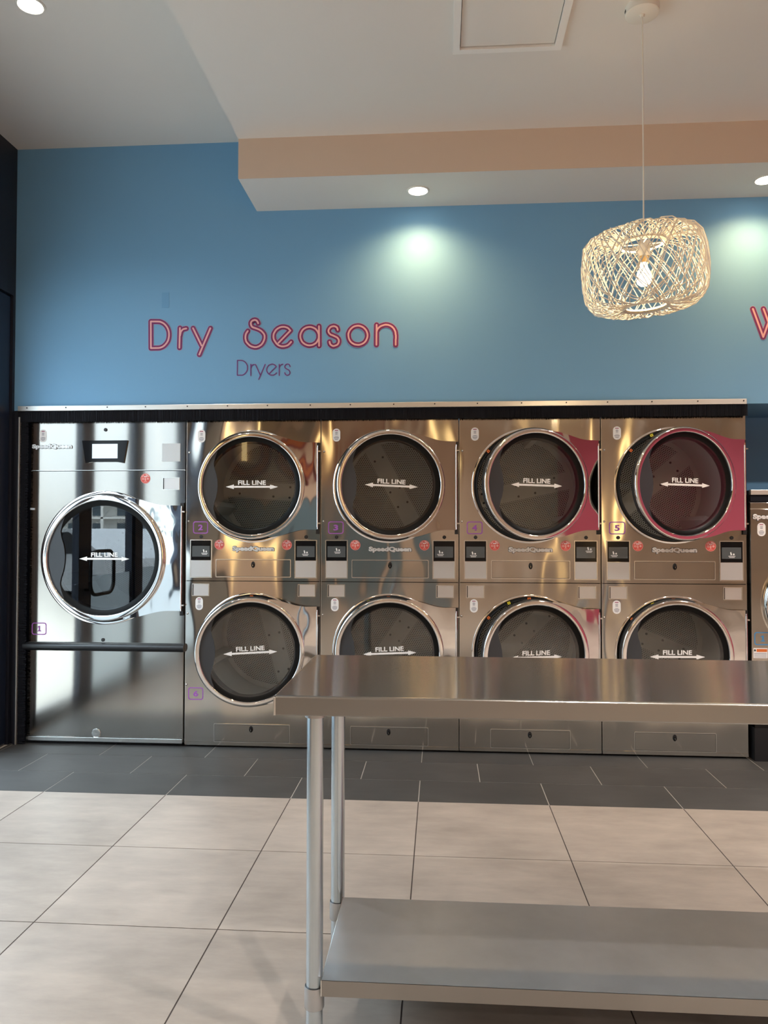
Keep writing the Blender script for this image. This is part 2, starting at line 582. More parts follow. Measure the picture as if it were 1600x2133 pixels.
def ribbon(b, pts, w, y, th, m):
    """stroke of width w along pts (x, z), mitred, with round ends"""
    h = w / 2
    P = [Vector(pts[0])]
    for q in pts[1:]:
        if (Vector(q) - P[-1]).length > 1e-5:
            P.append(Vector(q))
    closed = len(P) > 3 and (P[0] - P[-1]).length < 1e-3
    if closed:
        P.pop()
    n = len(P)
    Lf, Rt = [], []
    for i, p in enumerate(P):
        if closed:
            d0, d1 = (p - P[i - 1]).normalized(), (P[(i + 1) % n] - p).normalized()
        else:
            d1 = (P[min(i + 1, n - 1)] - P[min(i, n - 2)]).normalized()
            d0 = (P[max(i, 1)] - P[max(i - 1, 0)]).normalized()
        t = (d0 + d1).normalized()
        k = h / max(0.55, math.sqrt(max(0.0, (1 + d0.dot(d1)) / 2)))
        nr = Vector((-t.y, t.x)) * k
        Lf.append(p + nr)
        Rt.append(p - nr)
    if closed:
        frame_prism(b, [tuple(q) for q in Rt], [tuple(q) for q in Lf], y, y + th, m)
        return
    def cap(p, d, sgn):
        a = math.atan2(d.y, d.x) + (-PI / 2 if sgn > 0 else PI / 2)
        return [(p.x + h * math.cos(a + PI * k / 8), p.y + h * math.sin(a + PI * k / 8)) for k in range(1, 8)]
    dE = (P[-1] - P[-2]).normalized()
    dS = (P[1] - P[0]).normalized()
    vs, fs = [], []
    for q in Rt: vs.append((q.x, y, q.y))
    for q in Lf: vs.append((q.x, y, q.y))
    for q in Rt: vs.append((q.x, y + th, q.y))
    for q in Lf: vs.append((q.x, y + th, q.y))
    for i in range(n - 1):
        fs += [[i, i + 1, n + i + 1, n + i], [2 * n + i, 2 * n + i + 1, i + 1, i], [n + i, n + i + 1, 3 * n + i + 1, 3 * n + i]]
    for c, i0 in ((cap(P[-1], dE, 1), n - 1), (cap(P[0], dS, -1), 0)):
        ring = ([(Rt[i0].x, Rt[i0].y)] + c + [(Lf[i0].x, Lf[i0].y)]) if i0 else ([(Lf[i0].x, Lf[i0].y)] + c + [(Rt[i0].x, Rt[i0].y)])
        o = len(vs)
        k = len(ring)
        vs += [(q[0], y, q[1]) for q in ring] + [(q[0], y + th, q[1]) for q in ring]
        fs.append([o + j for j in range(k)])
        fs += [[o + j, o + k + j, o + k + j + 1, o + j + 1] for j in range(k - 1)]
    b.add(vs, fs, m)

# ------------------------------------------------------------------ room shell
XL, XR = -2.524, 5.2          # left (glazed) wall, right wall
YB, YF = -0.02, -9.0          # face of the blue wall above the machines, wall behind the camera
ZC1, ZC2, ZS = 3.592, 3.39, 3.172
XS = -1.043                   # where the lower ceiling begins
T = 0.6096

# floor: grout beds + individual tiles, one mesh
b = MB()
YD = -0.826                   # dark border / light field
b.box((XL - 0.12, YD, -0.06), (XR, 1.15, -0.0012), GROUT_D)
b.box((XL - 0.12, YF, -0.06), (XR, YD, -0.0012), GROUT_L)
g = 0.0022
rows = [(YD, YD - T)]
def tile_row(y0, y1, phase, m, lo=XL, hi=XR):
    k = math.floor((lo - phase) / T)
    while phase + k * T < hi:
        a, c = max(lo, phase + k * T), min(hi, phase + (k + 1) * T)
        if c - a > 0.01:
            b.box((a + g, y0 + g, -0.004), (c - g, y1 - g, 0.0), m)
        k += 1
for j in range(14):
    y1 = YD - j * T
    tile_row(max(YF, y1 - T), y1, -0.060, TILE_L)
tile_row(YD, -0.515, -0.060, TILE_D)
tile_row(-0.515, -0.207, -0.365, TILE_D)
tile_row(-0.207, 0.10, -0.060, TILE_D)
tag(b.build('floor'), kind='structure')

# ceiling in two heights, with the step between them
b = MB()
b.box((XL - 0.1, YF - 0.1, ZC1), (XS, 0.1, ZC1 + 0.1), CEILP)
b.box((XS, YF - 0.1, ZC2), (XR + 0.1, 0.1, ZC1 + 0.1), CEILP)
tag(b.build('ceiling'), kind='structure')
# soffit over the machines
b = MB()
b.box((XS, -0.443, ZS), (XR, YB + 0.01, ZC2), WHITEP)
b.box((XS - 0.0005, -0.446, ZS), (XR, -0.4435, ZC2), PEACH)
tag(b.build('trim_1'), kind='structure')

# blue wall over the machines
b = MB()
b.box((XL, YB, 1.997), (XR, 0.55, ZC1), BLUE)
tag(b.build('wall_back'), kind='structure')
b = MB()
b.box((XL, YB + 0.005, 0.0), (-2.460, 0.12, 1.997), NAVYD)
tag(b.build('wall_corner'), kind='structure')
b = MB()
b.box((1.80, 0.55, 0.0), (XR, 0.65, 2.2), BLUE)
tag(b.build('wall_niche'), kind='structure')
b = MB()
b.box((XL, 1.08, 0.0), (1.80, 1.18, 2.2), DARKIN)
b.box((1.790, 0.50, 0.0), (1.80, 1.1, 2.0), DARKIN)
tag(b.build('wall_service'), kind='structure')

# left wall: dark glazed shopfront
b = MB()
b.box((XL - 0.12, -9.0, 2.69), (XL, 0.12, ZC1), NAVYD)                 # header panel
b.box((XL - 0.12, -9.1, 0), (XL, -4.45, 2.69), PEACH)
b.box((XL - 0.12, -4.45, 0), (XL - 0.02, -3.30, 2.69), GREYW)
b.box((XL - 0.12, -0.045, 0), (XL, 0.12, 2.69), NAVYD)
b.box((XL - 0.12, 0.12, 0), (XL, 1.20, 2.69), NAVYD)
b.box((XL - 0.10, -0.27, 0.0), (XL - 0.012, -0.045, 2.69), NAVY, 0.012)
for y0, y1 in ((-2.09, -1.93), (-3.30, -3.16), (-4.47, -4.32)):
    b.box((XL - 0.10, y0, 0), (XL - 0.01, y1, 2.69), NAVY)
b.box((XL - 0.10, -4.45, 0), (XL - 0.01, -2.0, 0.12), NAVY)
tag(b.build('wall_left'), kind='structure')
b = MB()
b.box((XL - 0.10, YF - 0.1, 0), (XR + 0.1, YF, ZC1), PEACH)
tag(b.build('wall_front'), kind='structure')
b = MB()
b.box((XR, YF - 0.1, 0), (XR + 0.1, -5.0, ZC1), PEACH)
b.box((XR, -5.0, 0), (XR + 0.1, 0.65, ZC1), PINKP)
tag(b.build('wall_right'), kind='structure')

# shopfront glass and the glazed door with its D-shaped pull
n = 0
for y0, y1 in ((-3.16, -2.09),):
    n += 1
    b = MB()
    b.box((XL - 0.058, y0, 0.1), (XL - 0.050, y1, 2.69), PANE)
    w = tag(b.build('window_%d' % n), kind='structure')
    b = MB()
    b.box((XL - 0.049, y0, 0.1), (XL - 0.047, y1, 0.95), FROST)
    b.build('frosted_film', w)
d = empty('door_1', (XL - 0.05, -0.27, 0))
tag(d, kind='structure')
b = MB()
for y0, y1 in ((-0.06, 0.0), (-0.86, -0.66), (-1.66, -1.62)):
    b.box((-0.025, y0, 0.0), (0.025, y1, 2.69), NAVY)
b.box((-0.025, -1.66, 0.0), (0.025, 0, 0.10), NAVY)
b.box((-0.025, -1.66, 2.60), (0.025, 0, 2.69), NAVY)
b.build('door_frame', d)
b = MB()
b.box((-0.004, -1.64, 0.1), (0.004, -0.03, 2.6), PANE)
b.build('door_glass', d)
b = MB()
b.box((0.005, -1.62, 0.1), (0.007, -0.86, 0.93), FROST)
b.build('frosted_film', d)
b = MB()
pts = []
for yy, zz in rrect(-1.12, 0.80, -0.72, 1.12, 0.09, 6):
    pts.append((0.085, yy, zz))
b.tube(pts, 0.014, BLACK, 10, closed=True)
b.tube([(0.02, -0.76, 0.84), (0.085, -0.76, 0.84)], 0.010, BLACK)
b.tube([(0.02, -0.76, 1.08), (0.085, -0.76, 1.08)], 0.010, BLACK)
b.build('door_handle', d)

# aluminium trim + brush strips that close the gap round the machines
def screws(b, pts, r=0.0035, y=-0.043):
    for x, z in pts:
        b.disc(r, y, BLACK, (x, z), 10, 0.002)
t = empty('brush_strip', (-2.49, -0.03, 1.99))
tag(t, 'long black bristle brush strip under its aluminium rail, hanging over the dryer tops', 'brush strip', 'draught brushes round the machines')
def rel(bm_, o):
    bm_.v = [(v[0] - o.location.x, v[1] - o.location.y, v[2] - o.location.z) for v in bm_.v]
    return bm_
b = MB()
b.box((-2.492, -0.040, 1.992), (1.762, -0.021, 2.022), ALU, 0.002)
screws(b, [(-2.43 + 0.245 * i + random.uniform(-.01, .01), 2.010) for i in range(18)], 0.004, -0.0425)
rel(b, t).build('rail', t)
b = MB()
b.box((-2.492, -0.031, 1.9295), (1.765, -0.020, 1.993), BRISTLE)
x = -2.49
while x < 1.765:
    w = random.uniform(0.0012, 0.0028)
    lo = 1.925 + random.uniform(-0.0015, 0.002) + (0.003 if random.random() < 0.06 else 0)
    yy = -0.033 + random.uniform(-0.003, 0.003)
    sk = random.uniform(-0.0025, 0.0025)
    b.add([(x, yy, 1.993), (x + w, yy, 1.993), (x + w + sk, yy - 0.002, lo), (x + sk, yy - 0.002, lo), (x, yy + .003, 1.993), (x + w, yy + .003, 1.993), (x + w + sk, yy + 0.001, lo), (x + sk, yy + 0.001, lo)],
          [(0, 3, 2, 1), (4, 5, 6, 7), (0, 4, 7, 3), (1, 2, 6, 5), (3, 7, 6, 2)], BRISTLE)
    x += w * 1.05
tag(rel(b, t).build('bristles', t), kind='stuff')
t = empty('brush_strip', (-2.46, -0.03, 0.0))
tag(t, 'upright black bristle brush strip between the dark shopfront post and the wide single dryer', 'brush strip', 'draught brushes round the machines')
b = MB()
b.box((-2.497, -0.040, 0.0), (-2.483, -0.022, 1.955), NAVYD)
b.box((-2.483, -0.044, 0.0), (-2.475, -0.022, 1.955), ALU, 0.001)
rel(b, t).build('rail', t)
b = MB()
b.box((-2.475, -0.026, 0.0), (-2.445, -0.018, 1.95), BRISTLE)
z = 0.005
while z < 1.925:
    w = random.uniform(0.0015, 0.003)
    hi = -2.428 + random.uniform(-0.004, 0.003)
    yy = -0.030 + random.uniform(-0.003, 0.003)
    sk = random.uniform(-0.004, 0.002)
    b.add([(-2.475, yy, z), (hi, yy, z + sk), (hi, yy, z + w + sk), (-2.475, yy, z + w), (-2.475, yy + .003, z), (hi, yy + .003, z + sk), (hi, yy + .003, z + w + sk), (-2.475, yy + .003, z + w)],
          [(0, 1, 2, 3), (4, 7, 6, 5), (0, 4, 5, 1), (3, 2, 6, 7), (1, 5, 6, 2)], BRISTLE)
    z += w * 1.05
tag(rel(b, t).build('bristles', t), kind='stuff')
t = empty('brush_strip', (2.4, -0.03, 1.5))
tag(t, 'short brush strip with metal rail above the washer at the right edge', 'brush strip', 'draught brushes round the machines')
b = MB()
b.box((1.782, -0.030, 1.482), (3.6, -0.002, 1.510), ALU, 0.002)
b.box((1.782, -0.002, 1.44), (3.6, 0.548, 1.508), NAVYD)
rel(b, t).build('rail', t)
b = MB()
b.box((1.784, -0.018, 1.445), (3.6, -0.004, 1.483), BRISTLE)
tag(rel(b, t).build('bristles', t), kind='stuff')

# ------------------------------------------------------------------ machine parts
SEG = 96
EMBLEM = mat('emblem_satin_silver', (0.80, 0.79, 0.78), 0.35, 0.5)
def door_mesh(s):
    """chrome ring of a round door, centre at the origin, facing -Y; y = 0 is the cabinet face"""
    b = MB()
    prof = [(0.318, -0.004), (0.318, -0.016), (0.3125, -0.020)]
    b.lathe([(r * s, y) for r, y in prof], RUBBER, seg=SEG)
    prof = [(0.3125, -0.012), (0.3130, -0.030), (0.3122, -0.0355), (0.3100, -0.0385), (0.3070, -0.0397), (0.3050, -0.0400), (0.2915, -0.0408), (0.2890, -0.0404), (0.2865, -0.0390), (0.2850, -0.0360), (0.2843, -0.031), (0.2838, -0.024)]
    b.lathe([(r * s, y) for r, y in prof], CHROME, seg=SEG)
    # rear barrel of the door
    prof = [(0.3125, -0.012), (0.296, -0.010), (0.296, 0.012), (0.27, 0.020), (0.262, 0.020), (0.262, -0.018)]
    b.lathe([(r * s, y) for r, y in prof], FRIT, seg=SEG)
    return b.mesh('door')
def frit_mesh(s):
    b = MB()
    b.lathe([(0.2855 * s, -0.024), (0.262 * s, -0.021), (0.252 * s, -0.014), (0.249 * s, -0.004), (0.249 * s, 0.004)], FRIT, seg=SEG)
    return b.mesh('glass_gasket')
def glass_mesh(s):
    b = MB()
    b.disc(0.262 * s, -0.019, GLASS if s == 1.0 else GLASS_SHADE, seg=SEG, th=0.003)
    return b.mesh('door_glass')
def flange_mesh(s, xr, zr):
    """polished hinge plate reaching from the ring to the hinge, gently waved edges"""
    b = MB()
    x0, z0 = 0.10 * s, 0.300 * s
    n = 18
    top, vs, fs = [], [], []
    for i in range(n + 1):
        t = i / n
        x = x0 + (xr - x0) * t
        e = 0.5 - 0.5 * math.cos(PI * min(1, t * 1.25))
        zt = z0 + (zr - z0) * e
        zi = math.sqrt(max(0, (0.300 * s) ** 2 - x * x)) if x < 0.300 * s else 0.0
        zi = min(zi, zt)
        top.append((x, zi, zt))
    for sgn in (1, -1):
        o = len(vs)
        for x, zi, zt in top:
            vs += [(x, -0.020, sgn * zi), (x, -0.020, sgn * zt), (x, -0.006, sgn * zi), (x, -0.006, sgn * zt)]
        for i in range(n):
            a = o + 4 * i
            fs += [[a, a + 4, a + 5, a + 1], [a + 2, a + 3, a + 7, a + 6], [a + 1, a + 5, a + 7, a + 3], [a, a + 2, a + 6, a + 4]]
        a = o + 4 * n
        fs.append([a, a + 1, a + 3, a + 2])
    b.add(vs, fs, FLANGE)
    return b.mesh('hinge_plate')
def grip_mesh(s):
    """dark crescent finger grip at the left of the door"""
    b = MB()
    cur = [(-0.199, 0.205), (-0.214, 0.165), (-0.222, 0.130), (-0.217, 0.100), (-0.207, 0.070), (-0.200, 0.035), (-0.1975, 0.0),
           (-0.200, -0.035), (-0.207, -0.070), (-0.217, -0.100), (-0.222, -0.130), (-0.214, -0.165), (-0.199, -0.205)]
    a = math.atan2(0.205, -0.199)
    a2 = 2 * PI - a
    arc = [(0.2845 * math.cos(a2 + (a - a2) * i / 24), 0.2845 * math.sin(a2 + (a - a2) * i / 24)) for i in range(25)]
    poly = [(x * s, z * s) for x, z in cur + arc]
    b.prism(poly, -0.027, -0.022, HANDLE)
    return b.mesh('finger_grip')
def fill_mesh(s):
    b = MB()
    w = 0.163
    text_into(b, 'FILL LINE', w, 0.0265, 0.0, -0.0195, 0.0165, WHITE, 0.0008, bevel=0.03)
    L = 0.154
    h, hh = 0.0055, 0.0135
    b.prism([(-L, -0.008), (-L + .048, -0.008 - hh), (-L + .048, -0.008 - h), (L - .048, -0.008 - h), (L - .048, -0.008 - hh), (L, -0.008),
             (L - .048, -0.008 + hh), (L - .048, -0.008 + h), (-L + .048, -0.008 + h), (-L + .048, -0.008 + hh)], -0.0201, -0.0195, WHITE)
    return b.mesh('fill_line_marking')

def place_door(t, name_label, s, cu, cz, xr, zr, ang, hz0, hz1, fill_tilt=0.0):
    """door hinged at the right: local hinge at (cu + xr)"""
    hx = cu + xr
    me = shared(('door', s), lambda: door_mesh(s))
    d = link('door', me.copy() if False else me, t)
    # mesh is centred on the door: shift through a parent-inverse-free offset
    M = Matrix.Translation((hx, -0.004, cz)) @ Matrix.Rotation(R(ang), 4, 'Z') @ Matrix.Translation((-xr, 0.004, 0))
    d.matrix_local = M
    if name_label:
        d['label'] = name_label
    link('glass_gasket', shared(('frit', s), lambda: frit_mesh(s)), d)
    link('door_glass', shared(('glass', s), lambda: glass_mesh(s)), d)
    link('hinge_plate', shared(('flange', s), lambda: flange_mesh(s, xr - 0.012, zr)), d)
    link('finger_grip', shared(('grip', s), lambda: grip_mesh(s)), d)
    f = link('fill_line_marking', shared(('fill', s), lambda: fill_mesh(s)), d)
    f.rotation_euler = (0, R(fill_tilt), 0)
    f.location = (0.002, 0, 0.002)
    def rod():
        b = MB()
        b.tube([(0, 0, hz0), (0, 0, hz1)], 0.0055, CHROME, 12)
        for z in (hz0, hz1):
            sg = 1 if z == hz1 else -1
            b.tube([(0, 0, z), (0, 0, z + sg * 0.012)], 0.0035, CHROME, 8)
            b.box((-0.004, -0.004, z - sg * 0.022 - 0.004), (0.016, 0.014, z - sg * 0.022 + 0.004), STEEL_EDGE)
        b.box((-0.010, 0.008, hz0 - 0.04), (0.010, 0.016, hz1 + 0.03), BLACK)
        return b.mesh('hinge_rod')
    r = link('hinge_rod', shared(('rod', s, hz0, hz1), rod), t, (hx - 0.006, -0.022, 0))
    return d

def rim_mesh(s):
    b = MB()
    b.lathe([(0.333 * s, 0.0), (0.333 * s, -0.004), (0.327 * s, -0.007), (0.320 * s, -0.006), (0.316 * s, 0.0)], CHROME, seg=SEG)
    b.lathe([(0.316 * s, 0.0), (0.312 * s, 0.004), (0.304 * s, -0.002), (0.298 * s, 0.006), (0.298 * s, 0.10)], RUBBER, seg=SEG)
    return b.mesh('door_opening_rim')
def drum_mesh(s, depth):
    b = MB()
    b.lathe([(0.30 * s, 0.09), (0.355 * s, 0.11), (0.355 * s, depth)], DRUM, seg=64)
    # three lifting ribs
    for k in range(3):
        a = R(200 + 120 * k)
        c, sn = math.cos(a), math.sin(a)
        r0, r1, w = 0.355 * s, 0.285 * s, 0.045
        tx, tz = -sn, c
        P = [(r0 * c + tx * w, r0 * sn + tz * w), (r1 * c + tx * w * .35, r1 * sn + tz * w * .35), (r1 * c - tx * w * .35, r1 * sn - tz * w * .35), (r0 * c - tx * w, r0 * sn - tz * w)]
        b.prism(P, 0.16, depth, DRUM)
    return b.mesh('drum')
def drum_back_mesh(s):
    b = MB()
    b.disc(0.355 * s, 0, PERF, seg=64)
    for x, z in ((0.10, 0.035), (0.10, -0.035), (-0.01, 0.035), (-0.01, -0.035), (0.24, 0.035), (0.24, -0.035), (-0.24, 0.03), (-0.24, -0.03)):
        b.disc(0.0075, -0.004, BLACK, (x, z), 14, 0.004)
    return b.mesh('perforated_back_plate')
def drum_unit(t, s, cu, cz, depth, rot):
    rim = link('door_opening_rim', shared(('rim', s), lambda: rim_mesh(s)), t, (cu, 0, cz))
    for a, w, m in ((140, 3.0, ORANGE), (113, 3.2, YELLOW), (91, 3.6, ORANGE)):
        def tg():
            b = MB()
            P = [(r * s * math.cos(R(q)), r * s * math.sin(R(q))) for r, q in ((0.317, a + w / 2), (0.317, a), (0.317, a - w / 2), (0.302, a - w / 2), (0.302, a), (0.302, a + w / 2))]
            b.prism(P[::-1], -0.006, -0.004, m)
            P = [(r * s * math.cos(R(q)), r * s * math.sin(R(q))) for r, q in ((0.311, a + .5), (0.311, a - .5), (0.307, a - .5), (0.307, a + .5))]
            b.prism(P[::-1], -0.0064, -0.006, BLACK)
            return b.mesh('warning_tag')
        link('warning_tag', shared(('tg', s, a), tg), rim)
    d = link('drum', shared(('drum', s), lambda: drum_mesh(s, depth)), t, (cu, 0, cz))
    p = link('perforated_back_plate', shared(('dback', s), lambda: drum_back_mesh(s)), d, (0, depth - 0.004, 0))
    p.rotation_euler = (0, R(rot), 0)

def price_label_mesh():
    b = MB()
    b.prism(rrect(-0.0225, -0.038, 0.0225, 0.038, 0.0215, 8), -0.0008, 0, PAPER)
    y0, y1 = -0.0012, -0.0008
    for w, z, h, m in ((0.020, 0.0275, 0.0045, INKRED), (0.014, 0.0175, 0.002, INK), (0.016, 0.013, 0.0018, INK), (0.013, 0.0085, 0.0018, INK), (0.015, 0.004, 0.0018, INK),
                       (0.018, -0.007, 0.0018, INK), (0.030, -0.0125, 0.0022, INK), (0.028, -0.0175, 0.0018, INK), (0.026, -0.0225, 0.0022, INK), (0.016, -0.0275, 0.0018, INK)):
        b.box((-w / 2, y0, z - h / 2), (w / 2, y1, z + h / 2), m)
    return b.mesh('instruction_label')
def number_mesh(txt, m):
    b = MB()
    w, h = 0.0455, 0.0365
    frame_prism(b, rrect(-w, -h, w, h, 0.014, 5), rrect(-w + .0055, -h + .0055, w - .0055, h - .0055, 0.0095, 5), -0.0008, 0, m)
    if txt == '1':
        b.prism([(-0.011, -0.016), (0.013, -0.016), (0.013, -0.011), (0.006, -0.010), (0.006, 0.017), (-0.001, 0.017), (-0.011, 0.011), (-0.011, 0.007), (-0.003, 0.009), (-0.003, -0.010), (-0.011, -0.011)], -0.0008, 0, m)
    else:
        text_into(b, txt, 0.029, 0.034, 0, 0, 0, m, 0.0012, bevel=0.038)
    return b.mesh('number_tag')
def sticker_mesh():
    b = MB()
    b.disc(0.030, -0.0008, RED, seg=40, th=0.0008)
    frame_prism(b, [(0.029 * math.cos(2 * PI * i / 40), 0.029 * math.sin(2 * PI * i / 40)) for i in range(40)],
                [(0.0272 * math.cos(2 * PI * i / 40), 0.0272 * math.sin(2 * PI * i / 40)) for i in range(40)], -0.0012, -0.0008, REDL)
    for i, ch in enumerate('PAY HERE'):
        if ch == ' ':
            continue
        a = R(145 - i * 15.7)
        V, F = text_mesh(ch, 0.0052, 0.0062, 0.0004, WHITE, 0.02)
        rr = 0.0218
        ca, sa = math.cos(a - PI / 2), math.sin(a - PI / 2)
        b.add([(rr * math.cos(a) + v[0] * ca - v[2] * sa, v[1] - 0.0008, rr * math.sin(a) + v[0] * sa + v[2] * ca) for v in V], F, WHITE)
    y0, y1 = -0.0012, -0.0008
    b.box((-0.010, y0, 0.009), (0.010, y1, 0.0135), WHITE)
    b.box((-0.021, y0, -0.008), (-0.007, y1, 0.005), REDL)
    for i in range(3):
        b.box((-0.019, y0 - .0003, -0.006 + i * .004), (-0.009, y1, -0.0045 + i * .004), RED)
    b.box((-0.004, y0, -0.014), (0.004, y1, 0.005), REDL)
    b.disc(0.0065, y0, REDL, (0.015, -0.001), 18, 0.0004)
    b.box((-0.010, y0, -0.0205), (0.010, y1, -0.018), REDL)
    return b.mesh('pay_sticker')
def emblem_mesh(w, h):
    b = MB()
    text_into(b, 'SpeedQueen', w + 0.004, h + 0.004, 0, 0, 0, BLACK, 0.003, bevel=0.10, spacing=1.0)
    text_into(b, 'SpeedQueen', w, h, 0, -0.0032, 0, EMBLEM, 0.002, bevel=0.068, spacing=1.0)
    return b.mesh('brand_emblem')
def lock_mesh():
    b = MB()
    b.prism([(0.0115 * math.cos(t), 0.019 * math.sin(t) * (1 if abs(math.sin(t)) < .99 else 1)) for t in [2 * PI * i / 28 for i in range(28)]], -0.003, 0, BLACK)
    b.lathe([(0.009, -0.003), (0.009, -0.010), (0.007, -0.012), (0.0, -0.012)], BLACKG, c=(0, 0, -0.004), seg=24)
    b.box((-0.001, -0.0128, -0.009), (0.001, -0.012, 0.001), STEEL_EDGE)
    return b.mesh('lock')
def cam_mesh():
    b = MB()
    b.lathe([(0.0105, 0), (0.0105, -0.004), (0.0085, -0.006), (0.0, -0.006)], BLACK, seg=24)
    b.box((-0.001, -0.0068, -0.004), (0.001, -0.006, 0.004), SCREEN)
    return b.mesh('key_lock')
def screw_mesh():
    b = MB()
    b.lathe([(0.0065, 0), (0.006, -0.003), (0.0035, -0.0055), (0.0, -0.006)], STEEL_EDGE, seg=16)
    return b.mesh('screw')
def drawer_mesh(x0, x1, z0, z1):
    b = MB()
    frame_prism(b, rrect(x0, z0, x1, z1, 0.006, 4), rrect(x0 + .005, z0 + .005, x1 - .005, z1 - .005, 0.004, 4), -0.0035, 0.0, STEEL_EDGE)
    b.prism(rrect(x0 + .0065, z0 + .0065, x1 - .0065, z1 - .0065, 0.003, 3), -0.0028, 0.0, STEEL)
    b.prism(rrect(x0 + .004, z0 + .004, x1 - .004, z1 - .004, 0.004, 4), -0.0012, 0.0, BLACK)
    return b.mesh('lint_drawer')
def display_mesh():
    b = MB()
    frame_prism(b, [(-.066, -.113), (.066, -.113), (.066, .113), (-.066, .113)], [(-.061, -.107), (.061, -.107), (.061, .108), (-.061, .108)], -0.005, 0.0, STEEL_EDGE)
    b.box((-.062, -0.004, -0.008), (.062, 0.0, .109), BLACKG)
    return b.mesh('payment_display')
def screen_mesh(ix, iz):
    b = MB()
    b.box((-.053, -0.0048, 0.012), (.053, -0.004, 0.076), SCREEN)
    y0, y1 = -0.0054, -0.0048
    b.prism([(ix - .010, iz + .024), (ix - .004, iz + .026), (ix - .001, iz + .016), (ix + .001, iz + .010), (ix - .007, iz + .008)], y0, y1, WHITE)
    b.disc(0.005, y0, WHITE, (ix + .010, iz + .013), 12, 0.0006)
    b.box((ix - .019, y0, iz + .001), (ix + .019, y1, iz + .004), WHITE)
    b.box((ix - .015, y0, iz - .006), (ix + .015, y1, iz - .003), WHITE)
    return b.mesh('screen')
def pocket_mesh():
    b = MB()
    frame_prism(b, [(-.052, -.037), (.052, -.037), (.052, .037), (-.052, .037)], [(-.0475, -.033), (.0475, -.033), (.0475, .033), (-.0475, .033)], -0.004, 0.0, STEEL_EDGE)
    b.box((-.049, -0.001, -.034), (.049, 0.0, .034), POCKET)
    b.box((-.0475, -0.0022, -.033), (-.043, -0.001, .033), BLACK)
    return b.mesh('coin_plate')

def stack_body_mesh(w, d, h):
    b = MB()
    z0 = 0.012
    b.box((0.003, 0.004, z0), (0.006, d, h), STEEL_EDGE)
    b.box((w - 0.006, 0.004, z0), (w - 0.003, d, h), STEEL_EDGE)
    b.box((0.003, 0.004, h - 0.003), (w - 0.003, d, h), DARKIN)
    b.box((0.003, d - 0.003, z0), (w - 0.003, d, h), DARKIN)
    b.box((0.003, 0.02, z0), (w - 0.003, d, z0 + 0.003), DARKIN)
    b.box((0.003, 0.02, 0.973), (w - 0.003, d, 0.979), DARKIN)
    b.box((0.02, 0.03, 0.0), (w - 0.02, d - 0.02, z0), BLACK)
    return b.mesh('cabinet')

WD = 0.8094
X0 = -1.4668
def make_stack(k, num_u, num_l, ang_u, ang_l, rot_u, rot_l, label, icons, door_labels, tilts):
    w = WD
    t = empty('stacked_dryer', (X0 + k * WD, 0, 0))
    tag(t, label, 'dryer', 'stacked stainless dryers in the row')
    CU, ZU, ZL = 0.406, 1.538, 0.577
    link('cabinet', shared('stack_body', lambda: stack_body_mesh(w, 1.0, 1.935)), t)
    def up():
        b = MB()
        plate_hole(b, 0.0035, w - 0.0035, 0.9795, 1.938, CU, ZU, 0.318, 0.0, 0.004, STEEL)
        b.box((0.0022, -0.0006, 0.9795), (0.0042, 0.003, 1.938), STEEL_EDGE)
        return b.mesh('upper_front_panel')
    def lo():
        b = MB()
        plate_hole(b, 0.0035, w - 0.0035, 0.018, 0.9755, CU, ZL, 0.318, 0.0, 0.004, STEEL)
        b.box((0.0022, -0.0006, 0.018), (0.0042, 0.003, 0.9755), STEEL_EDGE)
        b.box((0.0035, -0.003, 0.012), (w - 0.0035, 0.0, 0.030), STEEL)
        return b.mesh('lower_front_panel')
    link('upper_front_panel', shared('upm', up), t)
    link('lower_front_panel', shared('lom', lo), t)
    drum_unit(t, 1.0, CU, ZU, 0.62, rot_u)
    drum_unit(t, 1.0, CU, ZL, 0.62, rot_l)
    place_door(t, door_labels[0], 1.0, CU, ZU, 0.394, 0.256, ang_u, -0.241 + ZU, 0.225 + ZU, tilts[0])
    place_door(t, door_labels[1], 1.0, CU, ZL, 0.394, 0.256, ang_l, -0.241 + ZL, 0.225 + ZL, tilts[1])
    # service details
    for x in (0.095, 0.724):
        link('key_lock', shared('cam', cam_mesh), t, (x, 0, 1.239))
    for i, x in enumerate((0.0945, 0.722)):
        d = link('payment_display', shared('disp', display_mesh), t, (x, 0, 1.109))
        link('screen', screen_mesh(*icons[i]), d)
        b = MB()
        b.box((-.061, -0.0042, -.107), (.061, 0, -.010), PLATE)
        link('blank_plate', shared('blank', lambda: b.mesh('blank_plate')), d)
    for x in (0.205, 0.609):
        link('pay_sticker', shared('sticker', sticker_mesh), t, (x, 0, 1.192))
    link('brand_emblem', shared('emblem', lambda: emblem_mesh(0.250, 0.036)), t, (0.409, 0, 1.166))
    d = link('lint_drawer', shared('drU', lambda: drawer_mesh(0.183, 0.634, 1.000, 1.107)), t)
    link('lock', shared('lock', lock_mesh), d, (0.409, -0.002, 1.075))
    d = link('lint_drawer', shared('drL', lambda: drawer_mesh(0.178, 0.632, 0.031, 0.140)), t)
    link('lock', shared('lock', lock_mesh), d, (0.402, -0.002, 0.110))
    for x in (0.093, 0.728):
        link('coin_plate', shared('pocket', pocket_mesh), t, (x, 0, 0.925))
    for x, z in ((0.092, 1.838), (0.085, 0.843)):
        link('instruction_label', shared('plabel', price_label_mesh), t, (x, 0, z))
    link('number_tag', number_mesh(num_u, PURPLE), t, (0.090, 0, 1.294))
    link('number_tag', number_mesh(num_l, PURPLE), t, (0.068, 0, 0.312))
    for x, z in ((0.019, 1.741), (0.017, 1.331), (0.014, 0.784), (0.012, 0.365)):
        link('screw', shared('screw', screw_mesh), t, (x, 0, z))
    return t

